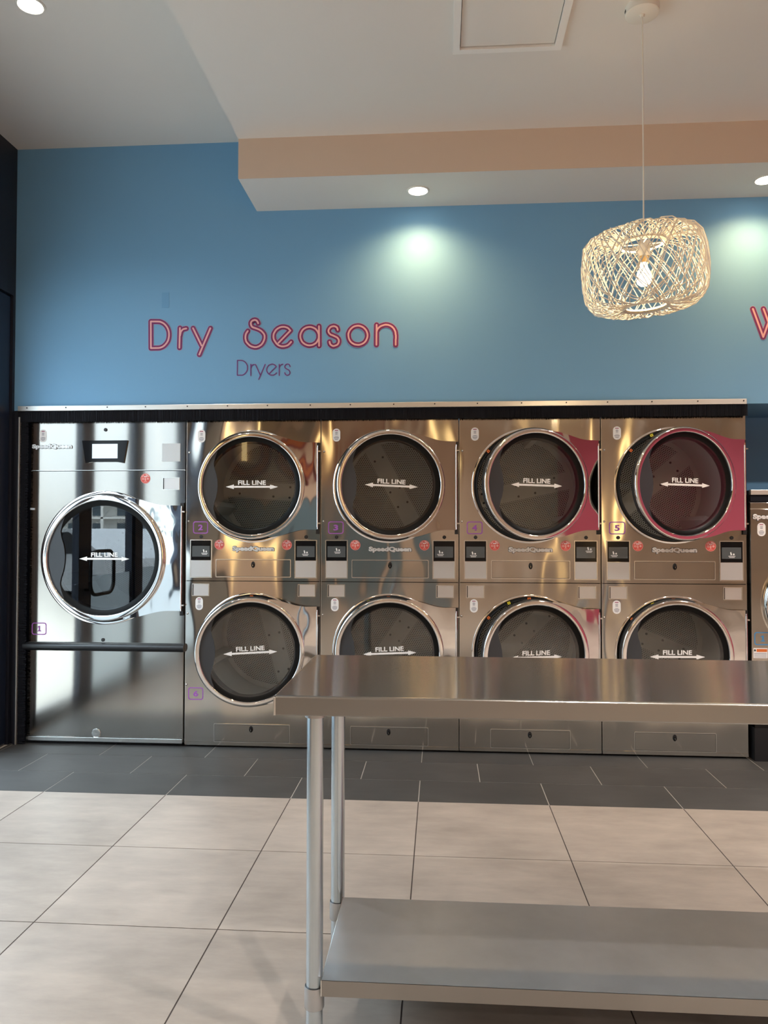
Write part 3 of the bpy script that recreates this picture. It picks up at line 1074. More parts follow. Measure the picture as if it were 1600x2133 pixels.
SD = make_stack(0, '2', '6', 4, 11, 4, 75,
    'stacked stainless dryer numbered 2 and 6, first stack right of the wide single dryer', ((0.022, 0.030), (-0.002, 0.026)), ('round upper door, shut', 'round lower door, slightly ajar'), (0, -2))
make_stack(1, '3', '7', 14, 4, 62, -55,
    'stacked stainless dryer numbered 3, above the left end of the steel table', ((0.006, 0.040), (-0.020, 0.028)), ('round upper door, ajar', 'round lower door, nearly shut'), (2, -2))
make_stack(2, '4', '8', 17, 15, -12, -45,
    'stacked stainless dryer numbered 4, third stack from the left, both doors ajar', ((-0.012, 0.022), (0.018, 0.050)), ('round upper door, standing ajar', 'round lower door, standing ajar'), (1, 0))
make_stack(3, '5', '9', 17, 3, -40, 22,
    'stacked stainless dryer numbered 5, rightmost stack, red reflection in its upper door', ((-0.022, 0.026), (0.002, 0.024)), ('round upper door, standing ajar', 'round lower door, nearly shut'), (1, 0))

# ---- wide single dryer at the left
XW0, XW1 = -2.425, -1.4715
t = empty('single_dryer', (XW0, 0, 0))
tag(t, 'wide stainless single dryer numbered 1 beside the dark shopfront post', 'dryer')
W1 = XW1 - XW0
b = MB()
b.box((0.003, 0.004, 0.02), (0.006, 1.0, 1.935), STEEL_EDGE)
b.box((W1 - 0.006, 0.004, 0.02), (W1 - 0.003, 1.0, 1.935), STEEL_EDGE)
b.box((0.003, 0.004, 1.93), (W1 - 0.003, 1.0, 1.935), DARKIN)
b.box((0.003, 0.99, 0.02), (W1 - 0.003, 1.0, 1.935), DARKIN)
b.box((0.003, 0.02, 0.02), (W1 - 0.003, 1.0, 0.03), DARKIN)
b.box((0.003, 0.02, 0.56), (W1 - 0.003, 1.0, 0.57), DARKIN)
b.box((0.02, 0.03, 0.0), (W1 - 0.02, 0.98, 0.02), BLACK)
b.build('cabinet', t)
b = MB()
b.box((0, 0, 1.636), (W1, 0.004, 1.938), STEEL_WIDE)
b.box((0.0, -0.0006, 1.6345), (W1, 0.001, 1.638), STEEL_EDGE)
b.build('control_panel', t)
CU1, CZ1, S1 = -1.957 - XW0, 1.112, 1.2
b = MB()
plate_hole(b, 0, W1, 0.604, 1.631, CU1, CZ1, 0.318 * S1, 0.0, 0.004, STEEL_WIDE)
b.build('upper_front_panel', t)
drum_unit(t, S1, CU1, CZ1, 0.72, 30)
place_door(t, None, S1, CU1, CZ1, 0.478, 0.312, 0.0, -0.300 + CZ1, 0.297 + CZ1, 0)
b = MB()
b.tube([(-0.022, -0.014, 0.581), (W1 + 0.006, -0.014, 0.581)], 0.023, BLACK, 20)
b.box((0, -0.01, 0.556), (W1, 0.004, 0.606), BLACK)
b.build('bumper_bar', t)
b = MB()
b.box((-0.006, -0.002, 0.046), (W1 - 0.004, 0.003, 0.556), STEEL_WIDE)
b.box((-0.006, -0.012, 0.020), (W1 - 0.004, 0.003, 0.044), STEEL_EDGE, 0.001)
b.build('lower_panel', t)
b = MB()
b.lathe([(0.028, 0.0), (0.026, -0.003), (0.022, -0.004), (0.0, -0.002)], STEEL_EDGE, c=(-2.002 - XW0, -0.002, 0.069), seg=32)
b.build('round_boss', t)
ox = XW0
b = MB()
P = [(-2.105 - ox, 1.815), (-2.082 - ox, 1.680), (-2.04 - ox, 1.686), (-1.89 - ox, 1.686), (-1.846 - ox, 1.679), (-1.823 - ox, 1.815)]
b.prism(P, -0.010, 0.0, BLACKG)
d = b.build('control_display', t)
b = MB()
b.box((-2.041 - ox, -0.0108, 1.707), (-1.884 - ox, -0.010, 1.794), SCREEN_GLARE)
b.build('screen', d)
link('key_lock', CACHE['cam'], t, (-1.963 - ox, 0, 1.880))
link('key_lock', CACHE['cam'], t, (-1.966 - ox, 0, 0.610 + 0.012))
link('instruction_label', CACHE['plabel'], t, (-2.352 - ox, 0, 1.846))
o = link('brand_emblem', emblem_mesh(0.250, 0.033), t, (-2.294 - ox, 0, 1.779))
b = MB()
b.box((-1.613 - ox, -0.004, 1.687), (-1.503 - ox, 0, 1.795), PLATE)
b.build('blank_plate', t)
link('pay_sticker', CACHE['sticker'], t, (-1.715 - ox, 0, 1.586))
link('coin_plate', CACHE['pocket'], t, (-1.558 - ox, 0, 1.555))
link('number_tag', number_mesh('1', PURPLE), t, (-2.3625 - ox, 0, 0.684))
b = MB()
b.box((0.0, -0.006, 1.398), (0.028, 0.0, 1.410), PLATE)
b.build('latch', t)

# ---- washer cut by the right edge
t = empty('washer', (1.786, -0.01, 0))
tag(t, 'stainless washer at the right edge on a black plinth', 'washing machine')
WW = 0.74
b = MB()
b.box((0.0, 0.004, 0.205), (WW, 0.54, 1.436), STEEL_EDGE)
b.build('cabinet', t)
b = MB()
b.box((0.0, -0.002, 1.405), (WW, 0.004, 1.438), STEEL, 0.001)
b.box((0.0, -0.002, 0.205), (WW, 0.004, 1.402), STEEL, 0.001)
b.build('front_panel', t)
b = MB()
b.box((0.0, -0.035, 0.0), (WW, 0.54, 0.195), BLACK)
b.box((0.0, -0.037, 0.186), (WW, 0.54, 0.203), BLACKG)
b.build('plinth', t)
b = MB()
cx, cz = 0.345, 0.872
b.lathe([(0.285, -0.002), (0.285, -0.03), (0.275, -0.045), (0.25, -0.050), (0.235, -0.045), (0.225, -0.03)], CHROME, c=(cx, 0, cz), seg=SEG)
b.lathe([(0.225, -0.03), (0.12, -0.05), (0.0, -0.055)], BLACKG, c=(cx, 0, cz), seg=SEG)
b.build('door', t)
o = link('brand_emblem', CACHE['emblem'], t, (0.136, -0.002, 1.355))
link('instruction_label', CACHE['plabel'], t, (0.059, -0.002, 1.287))
link('number_tag', number_mesh('1', TAGBLUE), t, (0.060, -0.002, 0.675))
b = MB()
b.box((0.009, -0.003, 0.566), (0.086, -0.002, 0.622), PAPER)
b.box((0.026, -0.0036, 0.601), (0.083, -0.003, 0.617), ORANGE)
b.prism([(0.012, 0.604), (0.022, 0.604), (0.0225, 0.610), (0.017, 0.618), (0.0125, 0.611)], -0.0036, -0.003, BLACK)
for z in (0.594, 0.589, 0.583, 0.577, 0.571):
    b.box((0.013, -0.0034, z - .0008), (0.080, -0.003, z + .0008), INK)
b.build('warning_label', t)

# ------------------------------------------------------------------ lettering on the blue wall
LET = {"Dry":{"D":[[[-1.682,2.524],[-1.68,2.364]],[[-1.682,2.524],[-1.639,2.523],[-1.626,2.522],[-1.614,2.517],[-1.603,2.511],[-1.593,2.502],[-1.584,2.491],[-1.577,2.478],[-1.572,2.464],[-1.57,2.45],[-1.57,2.435],[-1.572,2.421],[-1.576,2.407],[-1.583,2.395],[-1.592,2.384],[-1.602,2.375],[-1.613,2.369],[-1.625,2.365],[-1.638,2.364],[-1.68,2.364]]],"r":[[[-1.504,2.482],[-1.506,2.364]],[[-1.502,2.437],[-1.502,2.441],[-1.501,2.444],[-1.5,2.448],[-1.5,2.451],[-1.499,2.454],[-1.498,2.458],[-1.497,2.46],[-1.495,2.463],[-1.494,2.465],[-1.492,2.467],[-1.49,2.469],[-1.488,2.471],[-1.486,2.473],[-1.484,2.474],[-1.481,2.475],[-1.479,2.476],[-1.476,2.476],[-1.473,2.477],[-1.47,2.477],[-1.468,2.478],[-1.465,2.478]]],"y":[[[-1.424,2.479],[-1.372,2.375]],[[-1.319,2.477],[-1.385,2.321]]]},"Season":{"S":[[[-1.031,2.502],[-1.032,2.504],[-1.033,2.507],[-1.034,2.509],[-1.035,2.511],[-1.036,2.513],[-1.038,2.515],[-1.039,2.517],[-1.04,2.518],[-1.042,2.519],[-1.044,2.52],[-1.046,2.521],[-1.048,2.521],[-1.05,2.522],[-1.052,2.522],[-1.054,2.522],[-1.057,2.521],[-1.059,2.52],[-1.062,2.52],[-1.064,2.518],[-1.066,2.517],[-1.068,2.516],[-1.07,2.514],[-1.071,2.512],[-1.073,2.51],[-1.074,2.507],[-1.075,2.505],[-1.075,2.502],[-1.075,2.5],[-1.075,2.497],[-1.074,2.494],[-1.073,2.491],[-1.072,2.488],[-1.07,2.485],[-1.068,2.483],[-1.066,2.48],[-1.063,2.479],[-1.06,2.477],[-1.057,2.476],[-1.054,2.475],[-1.05,2.474],[-1.046,2.473],[-1.043,2.471],[-1.039,2.47],[-1.034,2.468],[-1.03,2.466],[-1.025,2.464],[-1.021,2.462],[-1.017,2.459],[-1.013,2.457],[-1.01,2.454],[-1.007,2.451],[-1.004,2.448],[-1.002,2.445],[-0.999,2.442],[-0.997,2.439],[-0.995,2.436],[-0.994,2.433],[-0.993,2.43],[-0.992,2.427],[-0.992,2.423],[-0.992,2.42],[-0.992,2.417],[-0.992,2.413],[-0.993,2.409],[-0.994,2.405],[-0.995,2.401],[-0.997,2.397],[-0.999,2.392],[-1.001,2.388],[-1.003,2.385],[-1.006,2.381],[-1.008,2.378],[-1.011,2.375],[-1.014,2.372],[-1.018,2.37],[-1.021,2.368],[-1.024,2.366],[-1.027,2.364],[-1.031,2.363],[-1.034,2.362],[-1.038,2.361],[-1.041,2.36],[-1.045,2.36],[-1.048,2.36],[-1.052,2.36],[-1.056,2.361],[-1.06,2.362],[-1.064,2.363],[-1.068,2.364],[-1.072,2.366],[-1.076,2.368],[-1.08,2.37],[-1.083,2.373],[-1.087,2.376],[-1.09,2.379],[-1.093,2.383],[-1.096,2.386],[-1.099,2.389],[-1.101,2.393],[-1.103,2.396],[-1.104,2.4],[-1.105,2.404],[-1.106,2.408],[-1.107,2.412],[-1.107,2.415],[-1.107,2.419],[-1.107,2.422],[-1.107,2.426],[-1.106,2.429],[-1.106,2.433],[-1.105,2.436],[-1.104,2.439],[-1.103,2.442],[-1.101,2.445],[-1.1,2.447],[-1.098,2.45],[-1.096,2.452],[-1.094,2.455],[-1.093,2.457]]],"e":[[[-0.909,2.383],[-0.838,2.455]],[[-0.838,2.455],[-0.84,2.457],[-0.842,2.46],[-0.845,2.463],[-0.847,2.465],[-0.85,2.468],[-0.852,2.47],[-0.855,2.472],[-0.859,2.473],[-0.863,2.475],[-0.867,2.476],[-0.871,2.477],[-0.876,2.478],[-0.88,2.478],[-0.884,2.478],[-0.889,2.478],[-0.893,2.477],[-0.898,2.476],[-0.903,2.474],[-0.907,2.472],[-0.911,2.47],[-0.915,2.468],[-0.918,2.465],[-0.922,2.462],[-0.925,2.459],[-0.928,2.455],[-0.93,2.451],[-0.932,2.448],[-0.934,2.444],[-0.936,2.441],[-0.937,2.438],[-0.938,2.435],[-0.938,2.432],[-0.939,2.428],[-0.939,2.425],[-0.939,2.422],[-0.939,2.419],[-0.939,2.416],[-0.938,2.413],[-0.938,2.41],[-0.937,2.406],[-0.936,2.403],[-0.934,2.4],[-0.932,2.396],[-0.929,2.392],[-0.926,2.387],[-0.923,2.383],[-0.92,2.379],[-0.916,2.375],[-0.913,2.372],[-0.909,2.37],[-0.905,2.367],[-0.901,2.366],[-0.897,2.364],[-0.892,2.363],[-0.888,2.362],[-0.884,2.362],[-0.88,2.362],[-0.875,2.362],[-0.871,2.363],[-0.867,2.364],[-0.863,2.365],[-0.859,2.366],[-0.855,2.368],[-0.851,2.37],[-0.848,2.373],[-0.845,2.375],[-0.842,2.378],[-0.839,2.382],[-0.836,2.385],[-0.833,2.388]]],"a":[[[-0.669,2.419],[-0.669,2.41],[-0.672,2.4],[-0.676,2.392],[-0.681,2.384],[-0.688,2.377],[-0.696,2.372],[-0.705,2.368],[-0.714,2.366],[-0.723,2.365],[-0.733,2.366],[-0.742,2.369],[-0.751,2.373],[-0.759,2.379],[-0.766,2.385],[-0.771,2.393],[-0.775,2.402],[-0.778,2.411],[-0.779,2.421],[-0.778,2.431],[-0.775,2.44],[-0.771,2.448],[-0.766,2.456],[-0.759,2.463],[-0.751,2.468],[-0.743,2.472],[-0.733,2.474],[-0.724,2.475],[-0.714,2.474],[-0.705,2.471],[-0.696,2.467],[-0.688,2.462],[-0.682,2.455],[-0.676,2.447],[-0.672,2.438],[-0.669,2.429],[-0.669,2.419]],[[-0.668,2.478],[-0.667,2.362]]],"s":[[[-0.557,2.454],[-0.557,2.456],[-0.558,2.459],[-0.559,2.461],[-0.559,2.463],[-0.56,2.465],[-0.561,2.468],[-0.563,2.469],[-0.565,2.471],[-0.567,2.472],[-0.57,2.474],[-0.573,2.475],[-0.575,2.476],[-0.578,2.476],[-0.581,2.477],[-0.584,2.476],[-0.587,2.476],[-0.59,2.475],[-0.594,2.474],[-0.597,2.473],[-0.599,2.471],[-0.602,2.469],[-0.604,2.467],[-0.606,2.464],[-0.608,2.461],[-0.61,2.458],[-0.611,2.455],[-0.612,2.451],[-0.612,2.448],[-0.612,2.446],[-0.611,2.443],[-0.61,2.44],[-0.608,2.437],[-0.606,2.434],[-0.604,2.432],[-0.602,2.43],[-0.599,2.428],[-0.597,2.426],[-0.594,2.425],[-0.591,2.424],[-0.587,2.423],[-0.584,2.421],[-0.581,2.42],[-0.578,2.418],[-0.574,2.417],[-0.571,2.415],[-0.567,2.413],[-0.564,2.412],[-0.561,2.41],[-0.559,2.408],[-0.557,2.406],[-0.555,2.403],[-0.553,2.401],[-0.552,2.398],[-0.551,2.396],[-0.55,2.393],[-0.55,2.39],[-0.55,2.387],[-0.55,2.384],[-0.551,2.381],[-0.552,2.378],[-0.553,2.375],[-0.555,2.372],[-0.557,2.37],[-0.559,2.367],[-0.563,2.365],[-0.566,2.364],[-0.57,2.362],[-0.574,2.361],[-0.578,2.36],[-0.581,2.359],[-0.584,2.36],[-0.587,2.36],[-0.59,2.362],[-0.592,2.363],[-0.595,2.365],[-0.597,2.367],[-0.599,2.369],[-0.601,2.371],[-0.602,2.373],[-0.603,2.375],[-0.603,2.378],[-0.604,2.38],[-0.605,2.383],[-0.605,2.385]]],"o":[[[-0.381,2.419],[-0.382,2.409],[-0.385,2.4],[-0.389,2.391],[-0.394,2.383],[-0.401,2.376],[-0.409,2.371],[-0.418,2.367],[-0.428,2.364],[-0.438,2.364],[-0.447,2.365],[-0.457,2.367],[-0.466,2.372],[-0.474,2.377],[-0.481,2.384],[-0.487,2.393],[-0.491,2.402],[-0.493,2.411],[-0.494,2.421],[-0.494,2.431],[-0.491,2.44],[-0.487,2.449],[-0.481,2.457],[-0.474,2.464],[-0.466,2.47],[-0.457,2.474],[-0.448,2.476],[-0.438,2.477],[-0.428,2.476],[-0.419,2.473],[-0.41,2.469],[-0.402,2.463],[-0.395,2.456],[-0.389,2.448],[-0.385,2.439],[-0.382,2.429],[-0.381,2.419]]],"n":[[[-0.328,2.48],[-0.329,2.363]],[[-0.328,2.44],[-0.327,2.443],[-0.326,2.445],[-0.325,2.448],[-0.325,2.45],[-0.324,2.453],[-0.322,2.455],[-0.321,2.458],[-0.318,2.46],[-0.316,2.463],[-0.313,2.465],[-0.31,2.467],[-0.307,2.47],[-0.304,2.472],[-0.3,2.473],[-0.296,2.475],[-0.293,2.476],[-0.288,2.477],[-0.284,2.479],[-0.28,2.479],[-0.276,2.48],[-0.272,2.48],[-0.268,2.479],[-0.263,2.479],[-0.259,2.478],[-0.255,2.476],[-0.251,2.475],[-0.247,2.473],[-0.243,2.471],[-0.24,2.468],[-0.236,2.466],[-0.233,2.462],[-0.23,2.459],[-0.227,2.456],[-0.225,2.452],[-0.223,2.448],[-0.221,2.444],[-0.219,2.44],[-0.218,2.435],[-0.217,2.43],[-0.217,2.425],[-0.216,2.421],[-0.215,2.416],[-0.215,2.412],[-0.215,2.408],[-0.215,2.404],[-0.215,2.4],[-0.215,2.396],[-0.216,2.392],[-0.216,2.388],[-0.216,2.384],[-0.216,2.38],[-0.216,2.376],[-0.216,2.372],[-0.216,2.369],[-0.216,2.365],[-0.216,2.361]]]},"W":{"W":[[[1.806,2.533],[1.861,2.373]],[[1.861,2.373],[1.918,2.531]],[[1.864,2.532],[1.919,2.372]],[[1.919,2.372],[1.977,2.53]]]},"Dryers":{"D":[[[-1.155,2.283],[-1.155,2.195]],[[-1.155,2.283],[-1.134,2.283],[-1.127,2.282],[-1.12,2.28],[-1.113,2.276],[-1.107,2.271],[-1.102,2.265],[-1.098,2.258],[-1.095,2.25],[-1.094,2.242],[-1.094,2.234],[-1.095,2.226],[-1.098,2.219],[-1.102,2.212],[-1.107,2.206],[-1.113,2.201],[-1.119,2.197],[-1.126,2.195],[-1.134,2.195],[-1.155,2.195]]],"r":[[[-1.074,2.259],[-1.074,2.193]],[[-1.073,2.238],[-1.072,2.24],[-1.072,2.241],[-1.072,2.243],[-1.071,2.244],[-1.071,2.246],[-1.071,2.247],[-1.07,2.248],[-1.069,2.249],[-1.068,2.251],[-1.067,2.252],[-1.066,2.253],[-1.065,2.254],[-1.064,2.254],[-1.062,2.255],[-1.061,2.256],[-1.06,2.256],[-1.058,2.256],[-1.057,2.257],[-1.055,2.257],[-1.054,2.257],[-1.052,2.257]]],"y":[[[-1.046,2.257],[-1.018,2.197]],[[-0.988,2.257],[-1.026,2.169]]],"e":[[[-0.964,2.201],[-0.922,2.243]],[[-0.922,2.243],[-0.923,2.245],[-0.925,2.247],[-0.926,2.248],[-0.928,2.25],[-0.929,2.252],[-0.931,2.253],[-0.933,2.254],[-0.935,2.255],[-0.937,2.256],[-0.94,2.257],[-0.942,2.258],[-0.944,2.258],[-0.947,2.258],[-0.949,2.258],[-0.952,2.257],[-0.955,2.256],[-0.958,2.255],[-0.961,2.254],[-0.964,2.253],[-0.967,2.251],[-0.969,2.249],[-0.971,2.246],[-0.973,2.243],[-0.975,2.24],[-0.976,2.237],[-0.978,2.234],[-0.978,2.23],[-0.979,2.227],[-0.979,2.224],[-0.979,2.221],[-0.978,2.218],[-0.977,2.215],[-0.976,2.212],[-0.974,2.21],[-0.973,2.207],[-0.971,2.205],[-0.969,2.203],[-0.967,2.201],[-0.965,2.199],[-0.962,2.198],[-0.96,2.196],[-0.958,2.195],[-0.956,2.194],[-0.953,2.194],[-0.951,2.193],[-0.949,2.193],[-0.947,2.193],[-0.945,2.193],[-0.943,2.193],[-0.941,2.193],[-0.939,2.193],[-0.937,2.194],[-0.935,2.194],[-0.934,2.195],[-0.932,2.196],[-0.93,2.197],[-0.929,2.198],[-0.927,2.199],[-0.926,2.2],[-0.924,2.202],[-0.923,2.203],[-0.922,2.205],[-0.92,2.206]]],"r2":[[[-0.904,2.256],[-0.904,2.191]],[[-0.903,2.236],[-0.902,2.238],[-0.902,2.239],[-0.902,2.241],[-0.901,2.243],[-0.901,2.244],[-0.9,2.246],[-0.899,2.247],[-0.898,2.248],[-0.897,2.249],[-0.896,2.25],[-0.895,2.251],[-0.894,2.252],[-0.893,2.253],[-0.892,2.254],[-0.891,2.254],[-0.889,2.255],[-0.888,2.255],[-0.886,2.256],[-0.885,2.256],[-0.884,2.256],[-0.882,2.257]]],"s":[[[-0.839,2.242],[-0.84,2.243],[-0.84,2.245],[-0.841,2.247],[-0.841,2.249],[-0.842,2.25],[-0.843,2.252],[-0.844,2.253],[-0.845,2.254],[-0.847,2.255],[-0.848,2.256],[-0.85,2.257],[-0.852,2.257],[-0.854,2.257],[-0.856,2.257],[-0.857,2.257],[-0.859,2.257],[-0.861,2.256],[-0.863,2.255],[-0.864,2.254],[-0.866,2.253],[-0.867,2.252],[-0.868,2.25],[-0.869,2.249],[-0.87,2.247],[-0.871,2.245],[-0.871,2.243],[-0.871,2.241],[-0.871,2.239],[-0.87,2.238],[-0.869,2.236],[-0.868,2.234],[-0.866,2.233],[-0.864,2.231],[-0.862,2.23],[-0.86,2.229],[-0.858,2.227],[-0.856,2.226],[-0.854,2.225],[-0.851,2.224],[-0.849,2.223],[-0.847,2.221],[-0.845,2.22],[-0.844,2.218],[-0.843,2.216],[-0.842,2.214],[-0.841,2.212],[-0.84,2.21],[-0.84,2.208],[-0.84,2.207],[-0.84,2.205],[-0.84,2.203],[-0.84,2.201],[-0.841,2.2],[-0.842,2.198],[-0.843,2.197],[-0.844,2.196],[-0.845,2.194],[-0.847,2.194],[-0.848,2.193],[-0.85,2.192],[-0.852,2.192],[-0.854,2.191],[-0.855,2.191],[-0.857,2.191],[-0.859,2.192],[-0.86,2.192],[-0.862,2.193],[-0.864,2.194],[-0.865,2.195],[-0.866,2.196],[-0.867,2.197],[-0.868,2.198],[-0.869,2.2],[-0.869,2.202],[-0.87,2.203],[-0.87,2.205],[-0.871,2.206]]]}}
def lettering(key, y, layers, label, cat='wall lettering'):
    root = None
    allp = [p for ss in LET[key].values() for s in ss for p in s]
    cx = sum(p[0] for p in allp) / len(allp)
    cz = min(p[1] for p in allp)
    root = empty('wall_lettering', (cx, y, cz))
    tag(root, label, cat)
    for ch, strokes in LET[key].items():
        b = MB()
        for i, (w, m) in enumerate(layers):
            for q, s in enumerate(strokes):
                ribbon(b, [(p[0] - cx, p[1] - cz) for p in s], w, -0.0010 * (i + 1) - 0.00012 * q, 0.0010, m)
        b.build('letter', root)
    return root
LAY = [(0.0345, HALO), (0.0300, BURG), (0.0100, PINKV)]
lettering('Dry', -0.0205, LAY, 'burgundy and pink lettering Dry, left word of the large line on the blue wall')
lettering('Season', -0.0205, LAY, 'burgundy and pink lettering Season, right word of the large line on the blue wall')
lettering('Dryers', -0.0205, [(0.0075, HALO), (0.0058, VIOLET)], 'thin violet lettering Dryers in small letters below the large words')
lettering('W', -0.0205, LAY, 'burgundy and pink letter W cut off by the right edge, above the washer')
b = MB()
b.box((-0.022, -0.0015, -0.045), (0.022, 0, 0.045), mat('blue_paint_patch', (0.158, 0.362, 0.610), 0.7, spec=0.2))
o = b.build('wall_patch')
o.location = (-1.594, YB - 0.0003, 2.652)
tag(o, 'faint repainted rectangular patch on the blue wall above the letter D', 'paint patch')

# ------------------------------------------------------------------ work table
t = empty('work_table', (0.56, -2.35, 0))
tag(t, 'long stainless steel work table with galvanized tube legs and grey undershelf', 'table')
TX0, TX1, TY0, TY1, TZ = -0.353, 1.476, -2.655, -2.043, 0.880
b = MB()
b.box((TX0, TY0, TZ - 0.003), (TX1, TY1, TZ), TABLE_STEEL)
# rounded front nose + lip, and the lips of the other sides
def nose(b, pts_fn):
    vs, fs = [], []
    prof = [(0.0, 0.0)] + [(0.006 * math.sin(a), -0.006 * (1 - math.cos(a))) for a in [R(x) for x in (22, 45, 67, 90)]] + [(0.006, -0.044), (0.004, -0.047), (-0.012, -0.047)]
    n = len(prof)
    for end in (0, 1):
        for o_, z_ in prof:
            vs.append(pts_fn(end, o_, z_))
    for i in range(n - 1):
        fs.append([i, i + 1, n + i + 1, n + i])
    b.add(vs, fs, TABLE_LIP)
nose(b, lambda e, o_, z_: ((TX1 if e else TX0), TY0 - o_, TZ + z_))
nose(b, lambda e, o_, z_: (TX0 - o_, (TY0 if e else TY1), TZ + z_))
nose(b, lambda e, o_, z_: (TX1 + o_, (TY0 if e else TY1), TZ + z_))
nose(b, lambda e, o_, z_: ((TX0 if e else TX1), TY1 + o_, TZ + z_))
for cx_, s1 in ((TX0, -1), (TX1, 1)):
    for cy_, s2 in ((TY0, -1), (TY1, 1)):
        b.box((cx_, cy_, TZ - 0.047), (cx_ + s1 * 0.006, cy_ + s2 * 0.006, TZ - 0.003), STEEL_EDGE, 0.0015)
# channel bars underneath that carry the leg sockets
b.box((-0.30, TY0 + 0.02, TZ - 0.030), (-0.235, TY1 - 0.03, TZ - 0.004), GALV)
b.box((1.36, TY0 + 0.02, TZ - 0.030), (1.42, TY1 - 0.03, TZ - 0.004), GALV)
rel(b, t).build('tabletop', t)
LEGS = [(-0.266, -2.600), (-0.266, -2.165), (1.392, -2.600), (1.392, -2.165)]
for x, y in LEGS:
    b = MB()
    b.lathe([(0.0, 0.03), (0.0206, 0.03), (0.0206, TZ - 0.03)], TUBE, 'Z', (x, y, 0), 40)
    b.lathe([(0.0255, TZ - 0.062), (0.0255, TZ - 0.03)], GALV, 'Z', (x, y, 0), 32)
    lg = rel(b, t).build('leg', t)
    b = MB()
    b.lathe([(0.0, 0.0), (0.014, 0.001), (0.019, 0.012), (0.021, 0.03), (0.0205, 0.045)], STEEL_EDGE, 'Z', (x, y, 0), 28)
    rel(b, t).build('foot', lg)
SX0, SX1, SY0, SY1, SZ = -0.245, 1.371, -2.622, -2.195, 0.187
b = MB()
b.box((SX0, SY0, SZ - 0.002), (SX1, SY1, SZ), GALV)
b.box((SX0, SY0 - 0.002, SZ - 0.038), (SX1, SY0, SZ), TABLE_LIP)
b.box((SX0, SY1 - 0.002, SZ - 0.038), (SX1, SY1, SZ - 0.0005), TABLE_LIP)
b.box((SX0 - 0.002, SY0 - 0.002, SZ - 0.038), (SX0, SY1, SZ), STEEL_EDGE)
b.box((SX1 - 0.002, SY0, SZ - 0.038), (SX1, SY1, SZ - 0.0005), STEEL_EDGE)
sh = rel(b, t).build('undershelf', t)
for x, y in LEGS:
    b = MB()
    b.lathe([(0.0207, 0.1625), (0.0240, 0.1625), (0.0245, 0.160), (0.0245, 0.112), (0.0235, 0.110), (0.0207, 0.110)], GALV, 'Z', (x, y, 0), 40)
    b.lathe([(0.0207, 0.1635), (0.0228, 0.1635), (0.0228, 0.160)], BLACK, 'Z', (x, y, 0), 40)
    if x < 0:
        b.tube([(x + 0.022, y + (0.012 if y < -2.4 else -0.012), 0.17), (x + 0.03, y + (0.012 if y < -2.4 else -0.012), 0.17)], 0.004, STEEL_EDGE)
    rel(b, t).build('leg_socket', sh)

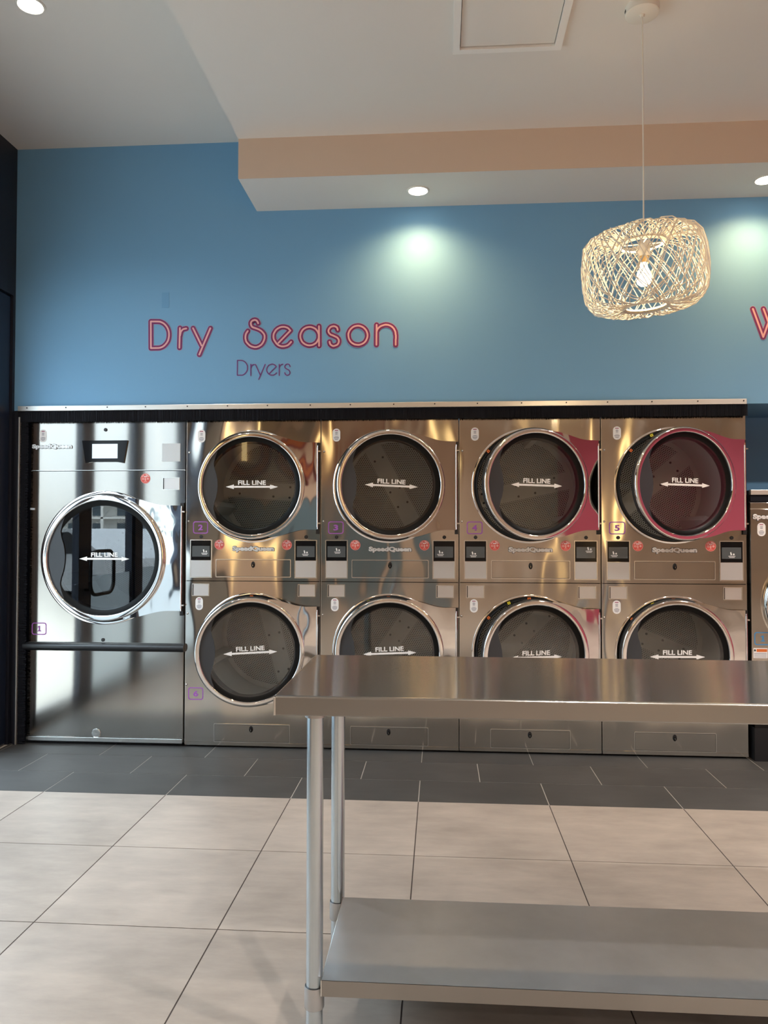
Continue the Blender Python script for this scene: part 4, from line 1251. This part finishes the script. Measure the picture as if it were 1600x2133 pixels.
# ------------------------------------------------------------------ pendant lamp
def pendant(loc, zc, label, tilt=0.0, seed=3):
    rnd = random.Random(seed)
    x, y = loc
    t = empty('pendant_lamp', (x, y, zc))
    tag(t, label, 'pendant lamp')
    b = MB()
    b.lathe([(0.0, -0.034), (0.060, -0.034), (0.066, -0.030), (0.067, 0.0)], CREAM, 'Z', seg=40)
    b.lathe([(0.0, -0.044), (0.008, -0.044), (0.011, -0.034)], CREAM, 'Z', seg=16)
    cp = b.build('ceiling_rose', t)
    b = MB()
    b.box((-0.0680, -0.006, -0.022), (-0.0655, 0.006, -0.012), BLACK)
    b.build('cord_clip', cp)
    zs = 2.312 - zc                # shade centre
    b = MB()
    b.tube([(0, 0, -0.04), (0.001, 0, zs + 0.5), (0, 0, zs + 0.115)], 0.0030, CREAM, 8)
    b.build('cord', t)
    b = MB()
    b.lathe([(0.006, 0.135), (0.020, 0.125), (0.024, 0.10), (0.024, 0.062)], CREAM, 'Z', (0, 0, zs), 24)
    b.lathe([(0.019, 0.062), (0.019, 0.035), (0.0, 0.035)], mat('brass_cap', (0.8, 0.55, 0.25), 0.3, 0.9), 'Z', (0, 0, zs), 24)
    b.build('lamp_holder', t)
    b = MB()
    b.lathe([(0.012, 0.035), (0.015, 0.02), (0.026, -0.005), (0.030, -0.025), (0.026, -0.043), (0.014, -0.054), (0.0, -0.057)], BULB, 'Z', (0, 0, zs), 24)
    b.build('light_bulb', t)
    # woven shade: strands run from the top ring over the shoulder, down the side and in to the bottom ring
    prof = [(0.088, 0.118), (0.125, 0.140), (0.165, 0.150), (0.205, 0.138), (0.228, 0.108), (0.237, 0.060), (0.239, 0.0), (0.237, -0.055), (0.228, -0.098), (0.203, -0.128), (0.165, -0.143), (0.125, -0.145), (0.088, -0.138)]
    n = len(prof)
    b = MB()
    N = 62
    for sgn in (1, -1):
        for k in range(N):
            a0 = 2 * PI * (k + rnd.uniform(-.3, .3)) / N
            sw = R(rnd.uniform(78, 100)) * sgn
            dr = rnd.uniform(-0.004, 0.004) + (0.0025 if sgn > 0 else -0.0025)
            dz = rnd.uniform(-0.004, 0.006)
            pts = []
            for i in range(n * 2 - 1):
                f = i / 2
                i0 = int(f); i1 = min(n - 1, i0 + 1); u = f - i0
                r = prof[i0][0] * (1 - u) + prof[i1][0] * u
                z = prof[i0][1] * (1 - u) + prof[i1][1] * u
                q = i / (n * 2 - 2)
                a = a0 + sw * (q + 0.03 * math.sin(q * 9 + k))
                edge = 1.0 if 0.12 < q < 0.88 else 0.3
                pts.append(((r + dr * edge) * math.cos(a), (r + dr * edge) * math.sin(a), z + (dz * edge if q < .5 else -dz * edge)))
            b.tube(pts, 0.0021, RATTAN, 5, cap=False)
    sh = b.build('rattan_shade', t)
    sh.location = (0, 0, zs)
    sh.rotation_euler = (R(1.5), R(-tilt), 0)
    b = MB()
    b.lathe([(0.078, -0.142), (0.088, -0.146), (0.091, -0.138), (0.083, -0.128), (0.078, -0.136)], RATTAN, 'Z', seg=48)
    b.build('bottom_ring', sh)
    b = MB()
    b.lathe([(0.078, 0.112), (0.088, 0.122), (0.093, 0.114), (0.085, 0.106), (0.078, 0.112)], RATTAN, 'Z', seg=48)
    b.tube([(-0.085, 0, 0.113), (0.085, 0, 0.113)], 0.003, CREAM, 6)
    b.tube([(0, -0.085, 0.113), (0, 0.085, 0.113)], 0.003, CREAM, 6)
    b.build('top_ring', sh)
    ld = bpy.data.lights.new('bulb_light', 'POINT')
    ld.energy = 9.0
    ld.color = (1.0, 0.74, 0.42)
    ld.shadow_soft_size = 0.045
    lo = bpy.data.objects.new('bulb_light', ld)
    COL.objects.link(lo)
    lo.parent = t
    lo.location = (0, 0, zs - 0.02)
    return t
pendant((0.855, -1.372), ZC2, 'round woven rattan pendant lamp with a lit bulb hanging on a pale cord', tilt=4.0)

# ------------------------------------------------------------------ downlights
def downlight(x, y, z, power, label, group=None, cone=150, r=0.052, color=(1.0, 0.60, 0.25)):
    t = empty('downlight', (x, y, z))
    tag(t, label, 'downlight', group)
    b = MB()
    b.lathe([(r + 0.012, 0.0), (r + 0.011, -0.004), (r + 0.002, -0.005), (r - 0.002, 0.0)], WHITEP, 'Z', seg=40)
    b.build('trim_ring', t)
    b = MB()
    b.lathe([(r, -0.003), (r * 0.6, -0.009), (0.0, -0.011)], LENS, 'Z', seg=32)
    b.build('lens', t)
    d = bpy.data.lights.new('downlight_beam', 'SPOT')
    d.energy = power
    d.color = color
    d.spot_size = R(cone)
    d.spot_blend = 1.0
    d.shadow_soft_size = 0.04
    o = bpy.data.objects.new('downlight_beam', d)
    COL.objects.link(o)
    o.parent = t
    o.location = (0, 0, -0.02)
    return t
downlight(-0.080, -0.235, ZS, 40, 'lit recessed downlight in the soffit above stack 3')
downlight(1.795, -0.242, ZS, 40, 'lit recessed downlight in the soffit at the right edge')
downlight(3.67, -0.242, ZS, 40, 'lit recessed downlight in the soffit beyond the right edge')
downlight(-1.760, -1.27, ZC1, 80, 'lit recessed downlight in the upper ceiling at the top left corner', cone=130, color=(1.0, 0.93, 0.84))
for i, (x, y) in enumerate(((-1.76, -5.2), (0.9, -4.6), (3.6, -3.2), (-0.6, -7.2), (2.2, -7.2), (4.0, -6.2), (2.1, -3.7), (2.9, -1.9))):  # unseen lamps added out of view to brighten the room and the right floor
    downlight(x, y, ZC1 if x < XS else ZC2, (185, 240, 120, 185, 90, 55, 330, 330)[i], 'lit recessed downlight out of view, added to brighten the shop', 'unseen downlights added to brighten the shop', cone=150, color=(1.0, 0.94, 0.87))

# ------------------------------------------------------------------ ceiling access hatch
t = empty('access_hatch', (0.333, -1.37, ZC2))
tag(t, 'white framed square access hatch in the ceiling', 'ceiling hatch')
b = MB()
q = 0.235
b.box((-q, q - 0.030, -0.016), (q, q, 0), HATCHW)
b.box((-q, -q, -0.016), (q, -q + 0.030, 0), HATCHW)
b.box((-q, -q + 0.03, -0.016), (-q + 0.030, q - 0.03, 0), HATCHW)
b.box((q - 0.030, -q + 0.03, -0.016), (q, q - 0.03, 0), HATCHW)
b.build('hatch_frame', t)
b = MB()
b.box((-q + 0.033, -q + 0.033, -0.005), (q - 0.033, q - 0.036, 0), CEILP)
b.box((-q + 0.031, -q + 0.031, -0.0012), (q - 0.031, q - 0.031, 0), DARKIN)
b.build('hatch_panel', t)

# scrap of lint on the floor
b = MB()
b.tube([(-0.011, 0.002, 0.0015), (0.0, -0.001, 0.002), (0.010, 0.004, 0.0015)], 0.0014, INK, 5)
o = b.build('floor_scrap')
o.location = (-1.843, -2.03, 0.0)
tag(o, 'tiny dark scrap lying on the pale floor tiles at the left', 'scrap')

# ------------------------------------------------------------------ rear of the shop (seen mirrored in the doors)
for i, (x, y, z0, z1, rot) in enumerate(((-2.49, -4.95, 0.9, 3.1, 90), (-2.49, -6.7, 0.9, 3.1, 90), (-2.1, -8.965, 2.45, 3.3, 0), (-0.15, -8.965, 2.5, 3.3, 0), (1.95, -8.965, 0.6, 3.2, 0), (2.75, -8.965, 0.6, 3.2, 0))):
    t = empty('added_streak_light', (x, y, z0))  # made-up glow tubes, added to put amber streaks into the steel reflections
    t.rotation_euler = (0, 0, R(rot))
    tag(t, 'made-up tall amber glow tube behind the camera, added for streaks in the steel', 'added glow tube', 'amber glow tubes added behind the camera')
    b = MB()
    b.tube([(0, 0, 0.02), (0, 0, z1 - z0 - 0.02)], 0.045 if i != 4 else 0.02, AMBER, 12)
    b.build('streak_tube', t)
    b = MB()
    b.box((-0.03, -0.03, 0), (0.03, 0.03, 0.03), ALU)
    b.box((-0.03, -0.03, z1 - z0 - 0.03), (0.03, 0.03, z1 - z0), ALU)
    b.build('bracket', t)

t = empty('wall_mural', (-1.3, YF + 0.002, 0))
tag(t, 'painted mural of blue arches and red loops on the peach rear wall', 'mural')
b = MB()
def blob(pts, y0, y1, m):
    b.prism([(x, z) for x, z in pts], y0, y1, m)
def mural_base(g, y, m):
    top = []
    for cx, r in ((-0.85, 0.42), (-0.05, 0.40), (0.70, 0.38)):
        for i in range(9):
            a = PI - PI * i / 8
            top.append((cx + (r + g) * math.cos(a), 1.55 + (r * .7 + g) * math.sin(a)))
    b.prism([(1.08 + g, 0.0), ] + top[::-1] + [(-1.27 - g, 0.0)], y, 0.002 + y * 0, m)
mural_base(0.03, 0.004, MURN)
mural_base(0.0, 0.007, MURB)
for cx in (-0.45, 0.30):
    for w, y, m in ((0.13, 0.010, MURN), (0.08, 0.013, PEACH)):
        pts = [(cx - w, 0.0), (cx - w, 1.0)] + [(cx + w * math.cos(a), 1.0 + w * 1.6 * math.sin(a)) for a in [PI - PI * i / 8 for i in range(9)]] + [(cx + w, 0.0)]
        b.prism(pts[::-1], 0.002, y, m)
b.build('blue_arches', t)
b = MB()
for wd, y, m in ((0.20, 0.005, MURR), (0.09, 0.009, MURO)):
    ribbon(b, [(-0.75 + 0.33 * math.cos(a), 2.62 + 0.36 * math.sin(a)) for a in [2 * PI * i / 24 for i in range(25)]], wd, 0.001, y, m)
    ribbon(b, [(0.10 + 0.28 * math.cos(a), 2.52 + 0.28 * math.sin(a)) for a in [2 * PI * i / 24 for i in range(25)]], wd, 0.001, y, m)
    y -= 0.0003
    ribbon(b, [(0.42, 2.85), (0.42, 2.22)], wd, 0.001, y, m)
    ribbon(b, [(0.85, 2.70), (0.85, 2.22)], wd, 0.001, y, m)
    ribbon(b, [(1.25, 2.95), (1.20, 2.22)], wd, 0.001, y, m)
b.build('red_loops', t)

# ------------------------------------------------------------------ outside the shopfront
b = MB()
b.box((-80, -150, -0.25), (XL - 0.12, 25, -0.12), ASPH)
tag(b.build('ground'), kind='structure')
t = empty('apartment_building', (-48, -115, 0))
tag(t, 'pale low apartment building across the car park, mirrored in the single dryer door', 'building')
b = MB()
b.box((-40, -8, -0.12), (34, 0, 5.6), STUCCO)
b.box((-41, 0, 3.0), (35, 1.6, 3.25), STUCCO)
b.box((-41, -8.5, 5.5), (35, 1.8, 5.9), STUCCO)
for i in range(19):
    b.box((-41 + i * 4, 1.2, -0.12), (-40.6 + i * 4, 1.6, 5.6), STUCCO)
b.build('wall', t)
for i in range(18):
    for z in (0.6, 3.5):
        b = MB()
        b.box((-39 + i * 4, 0.0, z), (-37.2 + i * 4, 0.06, z + 1.7), WINDARK)
        b.build('window', t)
t = empty('parked_car', (-6.6, -9.5, -0.12))
t.rotation_euler = (0, 0, R(25))
tag(t, 'dark grey car parked outside the shopfront, mirrored in the single dryer door', 'car')
b = MB()
prof = [(-2.2, 0.35), (-2.25, 0.62), (-2.1, 0.82), (-1.2, 0.92), (-0.55, 1.36), (0.75, 1.42), (1.5, 1.0), (2.1, 0.92), (2.25, 0.6), (2.2, 0.35)]
b.prism(prof[::-1], -0.85, 0.85, CARP)
b.build('body', t)
b = MB()
gl = [(-1.05, 0.95), (-0.5, 1.31), (0.70, 1.36), (1.35, 1.0)]
b.prism(gl[::-1], -0.87, 0.87, CARG)
b.build('windows', t)
for x in (-1.4, 1.4):
    for y in (-0.82, 0.82):
        b = MB()
        b.lathe([(0.0, -0.1), (0.2, -0.1), (0.32, -0.1), (0.32, 0.1), (0.2, 0.1), (0.0, 0.1)], RUBBER, 'Y', (x, y, 0.32), 24, smooth=False)
        b.build('wheel', t)
